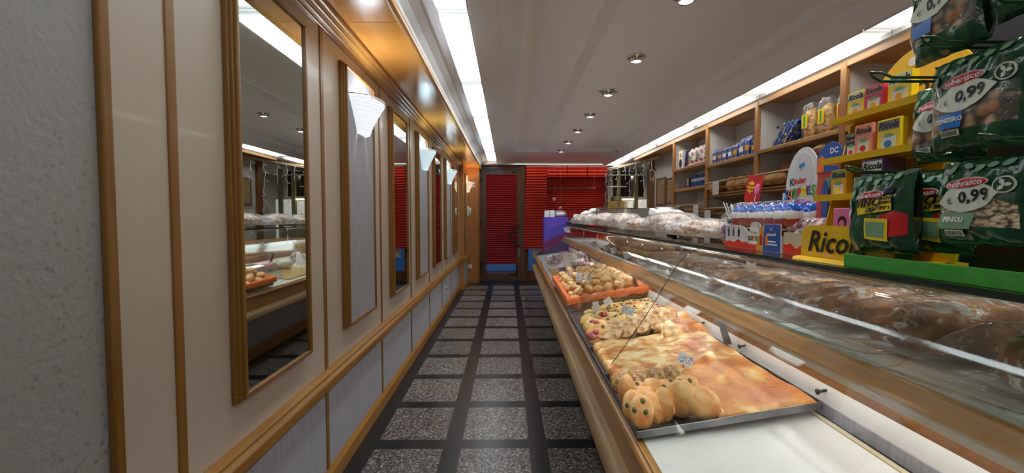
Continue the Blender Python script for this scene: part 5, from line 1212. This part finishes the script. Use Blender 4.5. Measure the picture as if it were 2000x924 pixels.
    dec(ell(W2*.66, H2*.36, .017, .0155, 0, 24), .0042, 'leafwhite', 'round_badge'); dec(ell(W2*.66, H2*.36, .014, .0128, 0, 24), .0050, 'dkgreen', 'badge_ring')
    for q in (0, 2.1, 4.2): dec(ell(W2*.66+.006*math.cos(q), H2*.36+.006*math.sin(q), .0062, .0034, q, 14, True), .0056, 'leafwhite', 'badge_leaf')
    tx('PASSIONE BIO' if False else 'natura e benessere', .0055, -.01, H2*.26, 'leafpale') if False else None
    if blue: dec([(-.052, -.050), (-.006, -.050), (-.004, -.020), (-.052, -.022)], .0048, 'blue_lbl', 'name_panel')
    if name_ and not blue: dec([(-.058, -.052), (.004, -.052), (.012, -.020), (-.058, -.020)], .0045, 'leafpale', 'name_panel')
    if name_: tx(name_, .0135 if len(name_) < 7 else .0118, -.028, -.034, 'paper', bold=.0005)
    bc = MB()
    dec([(-.046, -.066), (-.010, -.066), (-.010, -.054), (-.046, -.054)], .0045, 'leafwhite', 'barcode_label')
    g = MB(); r = random.Random(seed); a = -.044
    while a < -.013:
        w2 = r.choice((.0005, .0009, .0013)); g.face([(a, -.0645, 0), (a+w2, -.0645, 0), (a+w2, -.0555, 0), (a, -.0555, 0)]); a += w2+r.choice((.0006, .001))
    g.map(lambda x_, y_, z_: (x_, y_, dep(x_, y_)+.0058)); g.xf(R); g.build('barcode', 'ink', t)
    return t
snack('large green snack bag with blue ZENZERO panel, centre of the rack', .905, .845, 1.632, .185, .185, 'walnut', 'ZENZERO', blue=True, seed=3, roll=.02)
snack('green snack bag reading PINOLI with pine nuts in the window', .905, .830, 1.448, .16, .162, 'pinoli', 'PINOLI', seed=6)
snack('promotional green snack bag reading VINCI, lowest at the left of the rack', .905, 1.055, 1.415, .185, .19, 'dkgreen', promo=True, seed=9, roll=.03)
snack('upper green snack bag with 0,99 price leaf, partly above the picture', .915, .925, 1.835, .155, .20, 'walnut', '', blue=True, seed=12, roll=.05)
snack('topmost dark green bag with an orange window at the picture top', .915, .765, 1.865, .155, .20, 'brown_loaf', '', seed=15, roll=.1)
snack('narrow green snack bag peeping out left of the ZENZERO bag', .985, .985, 1.625, .16, .175, 'walnut', '', seed=18, detail=True)
snack('second promotional bag hanging behind the VINCI one', .965, .985, 1.42, .17, .185, 'dkgreen', promo=True, seed=21)
snack('green bag of pine nuts behind the PINOLI bag at the right edge', .965, .775, 1.447, .16, .16, 'pinoli', '', seed=24)
# ================================================================ stock on the wall shelves
def at(xp, X): return X*865/(xp-990.6)
def loaf(label, X, y, z, s, m='shelf_loaf', rot=0, seed=1, group=None, name='loaf', amp=.15, scores=0):
    t = thing(name, label, 'bread', (X, y, z), group)
    MB().blob((0,0,0), s, Matrix.Rotation(rot, 3, 'Z'), 24, amp, seed, 2, flat=.6).map(lambda a, b_, c: (a+X, b_+y, c+z+s[2]*.72)).build('crust', m, t, smooth=True)
    return t
# bay nearest the back room: boxes, cans
z = 2.182
o = thing('cake_box', 'white patterned carton with a navy oval, at the shelf end near the certificates', 'box', (2.5, 6.25, z))
MB().box(2.44, 2.52, 6.18, 6.31, z, z+.25).build('carton', 'paper', o, bevel=.002)
MB().prism([(6.245+.045*math.cos(q), z+.07+.06*math.sin(q)) for q in [2*PI*i/20 for i in range(20)]], 'x', 2.436, 2.44).build('navy_oval', 'navy', o)
MB().prism([(6.245+.03*math.cos(q), z+.19+.03*math.sin(q)) for q in [2*PI*i/12 for i in range(12)]], 'x', 2.436, 2.44).build('sun_print', 'gold', o)
single(MB().box(-.04, .04, -.11, .0, 0, .24).xf(Matrix.Translation((2.50, 6.16, z)) @ Matrix.Rotation(.16, 4, 'X')), 'carton', 'navy', 'navy carton leaning against the white patterned carton', 'box', bevel=.002)
def gusset(name, label, m, X, y, z, w_, h, d, group, lean=0, cat='bag', bandm=None):
    t = thing(name, label, cat, (X, y, z), group); R = Matrix.Translation((X, y, z)) @ Matrix.Rotation(lean, 4, 'X')
    b = MB()
    for (zz0, zz1, k0, k1) in ((0, h*.78, 1, 1), (h*.78, h*.93, 1, .25), (h*.93, h, .25, .2)):
        v = [(-d/2*k0, -w_/2, zz0), (d/2*k0, -w_/2, zz0), (d/2*k0, w_/2, zz0), (-d/2*k0, w_/2, zz0)]; u = [(-d/2*k1, -w_/2, zz1), (d/2*k1, -w_/2, zz1), (d/2*k1, w_/2, zz1), (-d/2*k1, w_/2, zz1)]
        for i in range(4): b.face([v[i], v[(i+1) % 4], u[(i+1) % 4], u[i]])
        if zz0 == 0: b.face(v)
        if zz1 == h: b.face(u)
    bmesh.ops.remove_doubles(b.b, verts=b.b.verts, dist=1e-5); b.xf(R).build('pack', m, t, bevel=.003)
    if bandm: MB().box(-d/2-.002, -d/2, -w_/2*.7, w_/2*.7, h*.28, h*.55).xf(R).build('label_panel', bandm, t)
    return t
for i, lb in enumerate(('left', 'second', 'third', 'fourth', 'fifth')):
    gusset('flour_bag', 'red and white printed bag on the shelf by the certificates, %s of five' % lb, 'redwhite', 2.50, 6.0-.135*i, z, .12, .235, .08, 'red and white printed bags', .12 if i < 3 else .04, bandm='paper' if i % 2 else 'leafpale')
z = 1.892
for i, lb in enumerate(('left', 'second', 'third', 'fourth', 'right')):
    t = thing('can', 'blue drink can on the second shelf, %s of five' % lb, 'can', (2.50, 5.90-.095*i, z), 'blue drink cans')
    MB().lathe([(0, 0), (.030, 0), (.034, .006), (.034, .135), (.028, .150), (.028, .155), (0, .155)], 20, (2.49, 5.90-.095*i, z)).build('can_body', 'blue', t, smooth=False)
    MB().lathe([(.0345, .075), (.0345, .11)], 20, (2.49, 5.90-.095*i, z)).build('pale_band', 'paper', t)
t = pillow('coffee_pack', 'black and white pack leaning beside the blue cans', 'pack', (2.52, 6.08, z+.085), (.03, .06, .08), 'ink', 0, 'film'); MB().box(2.485, 2.488, 6.08, 6.12, z+.04, z+.13).build('white_flash', 'paper', t)
# blue packs
z = 2.127; k = 0
names = ('leftmost', 'second', 'third', 'fourth', 'fifth', 'sixth', 'seventh', 'rightmost')
for i, nm in enumerate(names):
    y = 5.24-.118*i; h = .165 if i not in (5, 6) else .20
    gusset('blue_pack', '%s of the blue and gold biscuit packs on the shelf' % nm.capitalize(), 'bluebag', 2.48+.01*(i % 2), y, z, .098, h, .07, 'blue and gold biscuit packs', .07*(-1)**i, bandm='paper' if i in (0, 2, 3, 5) else 'gold')
# flat packs and snack bags
z = 2.142
for i in range(4):
    single(MB().box(-.07, .07, -.016, .016, 0, .25).xf(Matrix.Translation((2.52, 4.10-.055*i, z+.012)) @ Matrix.Rotation(.80, 4, 'X')), 'flat_pack', 'bluebag', 'blue flat pack leaning beside the clear snack bags, %s from the left' % ORD[i], 'pack', 'leaning flat packs', bevel=.006)
for i, (y, w_, h, lb) in enumerate(((3.66, .125, .30, 'clear bag of golden snacks with a yellow-green label, left of three'), (3.47, .12, .30, 'clear bag of golden snacks, middle of three'), (3.28, .08, .30, 'clear bag with a red and yellow label, right of three by the oak post'))):
    t = thing('snack_sack', lb, 'snack bag', (2.50, y, z), 'tall clear snack bags on the shelf')
    MB().blob((2.51, y, z+h*.40), (.045, w_*.46*1.0, h*.40), None, 22, .2, i*3, 3, power=3).build('snacks', 'taralli', t, smooth=True)
    MB().blob((2.51, y, z+h*.48), (.052, w_*.55, h*.50), None, 22, .12, i*3+1, 4, power=4).build('clear_bag', 'film_dense', t, smooth=True)
    MB().box(2.450, 2.453, y-w_*.25, y+w_*.3, z+.09, z+.20).build('paper_label', 'yellow', t); MB().box(2.4485, 2.450, y-w_*.05, y+w_*.1, z+.10, z+.19).build('label_stripe', ('green_l', 'green_l', 'red_lbl')[i], t)
# breads in the slatted bins
loaf('round scored loaf alone at the left of the upper bin', 2.50, at(1403, 2.5), 1.775, (.10, .105, .085), seed=2, group='loaves in the upper bins')
for i, (xp, lb) in enumerate(((1438, 'pale halved loaf showing its cut face in the upper bin'), (1456, 'pale loaf leaning on the halved one'), (1474, 'pale loaf touching the oak post in the upper bin'))):
    t = loaf(lb, 2.50, at(xp, 2.5), 1.78, (.10, .085, .10), seed=4+i, rot=.2*i, group='loaves in the upper bins')
loaf('long pale loaf lying in the bin below the brown bread', 2.50, at(1512, 2.5), 1.79, (.09, .27, .075), seed=9, group='loaves in the upper bins')
loaf('big smooth brown loaf on the pale loaves', 2.56, at(1556, 2.56), 1.87, (.10, .19, .09), 'brown_loaf', seed=10, amp=.06)
loaf('round floury loaf above the egg advert', 2.50, at(1622, 2.5), 1.985, (.10, .13, .06), 'shelf_loaf', seed=11)
loaf('long loaf under the round floury one', 2.55, at(1610, 2.55), 1.80, (.11, .22, .085), 'shelf_loaf', seed=14)
for i in range(7): loaf('small roll in the lower bread bin left of the lollipops', 2.48+.05*(i % 2), 5.22-.08*i, 1.50+.05*(i % 3 == 0), (.05, .055, .04), seed=20+i, group='rolls in the lower bin', name='bread_roll')
for i in range(9): loaf('pale roll in the lower bread bin behind the lollipop advert', 2.46+.06*(i % 2), 4.2-.09*i, 1.49+.06*(i % 3 == 1), (.055, .06, .045), 'shelf_loaf', seed=30+i, group='pale rolls in the lower bin', name='bread_roll')
for i in range(10): loaf('brown roll in the lowest slatted bin seen through the case glass', 2.46+.07*(i % 2), 3.05-.10*i, .80, (.06, .065, .05), 'shelf_loaf', seed=50+i, group='brown rolls in the lowest bin', name='bread_roll')
for i, (y, z, lb) in enumerate(((5.03, 1.755, 'white price note hanging on the upper bin rails left of the lollipop advert'), (5.55, 1.50, 'price note on the bin rail below the blue cans'), (6.15, 1.50, 'price note on the bin rail nearest the certificates'), (3.62, 1.76, 'white price note on the bin rails left of the egg advert'), (5.22, 1.43, 'price note on the bin rail at the oak post, above the bread bags'), (4.0, 1.2, 'price note on the low rail behind the chocolate eggs'))):
    t = thing('price_note', lb, 'price card', (2.37, y, z), 'price notes on the bin rails')
    MB().box(2.368, 2.370, y-.075, y+.075, z, z+.15).build('paper', 'paper', t); MB().box(2.3665, 2.368, y-.06, y+.06, z+.02, z+.13).build('handwriting', 'print_faint', t)
# certificates
for y, z0, w_, h, lb in ((7.91, 1.70, .46, .50, 'framed certificate nearer the back room, under the icicle lights'), (7.45, 1.72, .36, .44, 'framed certificate nearest the shelf wall')):
    t = thing('framed_certificate', lb, 'picture frame', (2.755, y, z0), 'framed certificates')
    b = MB()
    for (a0, a1, c0, c1) in ((y-w_/2, y+w_/2, z0, z0+.03), (y-w_/2, y+w_/2, z0+h-.03, z0+h), (y-w_/2, y-w_/2+.03, z0+.03, z0+h-.03), (y+w_/2-.03, y+w_/2, z0+.03, z0+h-.03)): b.box(2.735, 2.76, a0, a1, c0, c1)
    b.build('frame', 'oak_dark', t, bevel=.003); MB().box(2.745, 2.76, y-w_/2+.02, y+w_/2-.02, z0+.02, z0+h-.02).build('certificate', 'certificate', t)
    MB().box(2.741, 2.742, y-w_/2+.03, y+w_/2-.03, z0+.03, z0+h-.03).build('glass', 'acrylic', t)
# icicle light string
o = thing('icicle_lights', 'white icicle light string hanging from the wooden valance', 'light string', (2.45, 9.2, 2.53))
pts = [(2.59, 7.75), (2.56, 8.15), (2.53, 8.55), (2.49, 8.85), (2.45, 9.15), (2.39, 9.45), (2.32, 9.72), (2.25, 9.93)]
ri = random.Random(8); cb = MB(); bb = MB()
cb.tube([(x-.04, y, 2.54) for x, y in pts], .004, 5)
for i, (x, y) in enumerate(pts):
    L = (.45, .95, .40, .80, .35, .75, .55, .85)[i]; p = [(x-.04, y, 2.54)]; n = int(L/.07)
    for j in range(n): p.append((x-.04+ri.uniform(-.03, .03), y+ri.uniform(-.03, .03), 2.54-.07*(j+1)))
    cb.tube(p, .004, 5)
    for q in p[1::2]:
        e = (q[0]+ri.uniform(-.06, .06), q[1]+ri.uniform(-.05, .05), q[2]-.03); cb.tube([q, e], .003, 4); bb.blob(e, (.008, .008, .012), seg=8)
cb.build('cable', 'paper', o); bb.build('bulb', 'leafwhite', o, smooth=True)['kind'] = 'stuff'
# till and scale
o = thing('cash_till', 'grey-brown till with a wide slanted screen behind the bread bags', 'till', (1.75, 5.4, 1.14))
MB().box(1.60, 1.98, 5.15, 5.65, 1.14, 1.30).build('drawer', 'taupe', o, bevel=.01)
MB().prism([(5.22, 1.30), (5.60, 1.30), (5.60, 1.40), (5.45, 1.61), (5.30, 1.61), (5.22, 1.40)], 'x', 1.48, 1.76).build('housing', 'taupe', o, bevel=.008)
MB().box(1.08, 1.55, 5.30, 5.31, 1.38, 1.60).build('screen', 'acrylic', o)
MB().box(1.07, 1.56, 5.29, 5.32, 1.60, 1.612).box(1.07, 1.08, 5.29, 5.32, 1.37, 1.60).box(1.07, 1.56, 5.29, 5.32, 1.372, 1.38).build('screen_rim', 'taupe', o, bevel=.003)
MB().box(1.42, 1.50, 5.32, 5.60, 1.42, 1.47).build('arm', 'taupe', o)
o = thing('weighing_scale', 'black scale with a pale blue-white printer cover behind the bread bags', 'scale', (1.78, 4.85, 1.14))
MB().box(1.60, 2.0, 4.60, 5.02, 1.14, 1.24).build('base', 'black', o, bevel=.01)
MB().box(1.76, 1.84, 4.78, 4.86, 1.24, 1.48).build('column', 'black', o)
MB().prism([(4.62, 1.47), (5.02, 1.47), (5.02, 1.55), (4.86, 1.61), (4.62, 1.52)], 'x', 1.62, 1.92).build('display_head', 'black_gloss', o, bevel=.006)
MB().prism([(4.58, 1.49), (4.92, 1.53), (4.88, 1.60), (4.62, 1.55)], 'x', 1.57, 1.86).build('printer_cover', 'paper', o, bevel=.006)
# purple box and what lies on it
px, py = .93, 8.55
o = thing('purple_box', 'large purple display box standing behind the far end of the counter', 'box', (px, py, 0))
MB().box(.70, 1.16, 8.40, 8.80, .66, 1.50).build('carton', 'purple', o, bevel=.004)
MB().box(.70, 1.16, 8.40, 8.80, 0, .66).build('plinth', 'oak_dark', o, bevel=.004)
for z in (1.33, 1.17, 1.02, .88): MB().box(.78, 1.08, 8.397, 8.40, z, z+.03).build('slot', mat('purple_slot_%d' % int(z*100), srgb(104,84,196), .4), o)
for i, (x, lb) in enumerate(((.76, 'left white leaflet stack on the purple box'), (.86, 'right white leaflet stack on the purple box'))):
    single(MB().box(x-.045, x+.045, 8.44, 8.54, 1.50, 1.62+.01*i), 'leaflet_stack', 'paper', lb, 'leaflets', 'leaflet stacks', loc=(x, 8.5, 1.5), bevel=.002)
t = single(MB().blob((1.02, 8.55, 1.562), (.12, .09, .062), None, 20, .4, 5, 3.5, flat=.9), 'plastic_bag', 'film_dense', 'crumpled white plastic bag on the purple box', 'bag', loc=(1.02, 8.55, 1.50), smooth=True)
MB().blob((1.02, 8.55, 1.55), (.09, .065, .042), None, 16, .3, 6, 3).build('contents', 'paper', t, smooth=True)
o = thing('black_tray', 'slanted black tray of white paper bags beside the purple box', 'tray', (1.35, 7.9, 1.37))
MB().prism([(1.06, 1.37), (1.30, 1.37), (1.62, 1.52), (1.62, 1.56), (1.30, 1.45), (1.06, 1.42)], 'y', 7.6, 8.0).build('tray', 'black', o, bevel=.004)
for i, (x, z, lb) in enumerate(((1.25, 1.47, 'left crumpled paper bag on the slanted black tray'), (1.40, 1.53, 'middle crumpled paper bag on the slanted black tray'), (1.53, 1.58, 'right crumpled paper bag on the slanted black tray'))):
    single(MB().blob((x, 7.8, z+.02), (.09, .10, .055), None, 16, .5, i*3, 3), 'paper_bag', 'paper', lb, 'bag', 'crumpled paper bags', loc=(x, 7.8, z), smooth=True)
# back room --------------------------------------------------------------------------
o = thing('kitchen_cabinet', 'cream framed glazed cabinet in the back room with a lit hood', 'cabinet', (3.3, 10.4, 0))
for x0, x1, m in ((2.93, 3.02, 'cabinet_cream'), (3.24, 3.32, 'cabinet_cream'), (2.56, 2.61, 'cabinet_cream')): MB().box(x0, x1, 10.2, 10.28, .9, 2.6).build('post', m, o, bevel=.004)
MB().box(2.60, 2.93, 10.5, 10.9, 1.98, 2.58).build('dark_cupboard', 'brown_glass', o)
MB().box(3.02, 3.24, 10.5, 10.9, 1.98, 2.58).build('dark_cupboard', 'brown_glass', o)
MB().box(2.5, 3.0, 10.25, 10.7, 1.88, 1.98).build('hood', 'cabinet_cream', o, bevel=.004)
MB().box(2.66, 2.95, 10.24, 10.248, 1.895, 1.92).build('hood_light', emis('hood_glow', (1,.96,.85,1), 6), o)
MB().box(2.35, 3.1, 11.4, 11.44, .9, 1.9).build('backsplash', 'backsplash', o)
MB().box(3.02, 4.0, 11.4, 11.44, .9, 1.95).build('glow_panel', emis('panel_glow', (1,1,.92,1), .3), o)  # panel glows by itself, in place of light falling on it
MB().box(2.4, 3.4, 10.35, 10.9, .0, 1.45).build('worktop_unit', 'cabinet_cream', o)
for z in (2.43, 2.17): 
    t = thing('glass_shelf', 'upper pale shelf edge before the back-room cabinet' if z > 2.3 else 'lower pale shelf edge before the back-room cabinet', 'shelf', (2.6, 9.9, z), 'pale shelves before the back room')
    MB().box(2.27, 3.05 if z > 2.3 else 2.66, 9.85, 10.05, z, z+.012).build('shelf', 'glass_lip', t); MB().box(2.27, 3.05 if z > 2.3 else 2.66, 9.842, 9.85, z-.003, z+.015).build('edge', 'paper', t)
    MB().tube([(2.28, 9.95, 2.62), (2.28, 9.95, z)], .004, 6).build('support', 'steel', t)
l = bpy.data.lights.new('kitchen_lamp', 'AREA'); l.energy = 6; l.size = .5; l.color = (1,.93,.78); lo = bpy.data.objects.new('kitchen_lamp', l); COL.objects.link(lo); lo.location = (3.0, 11.0, 2.5)
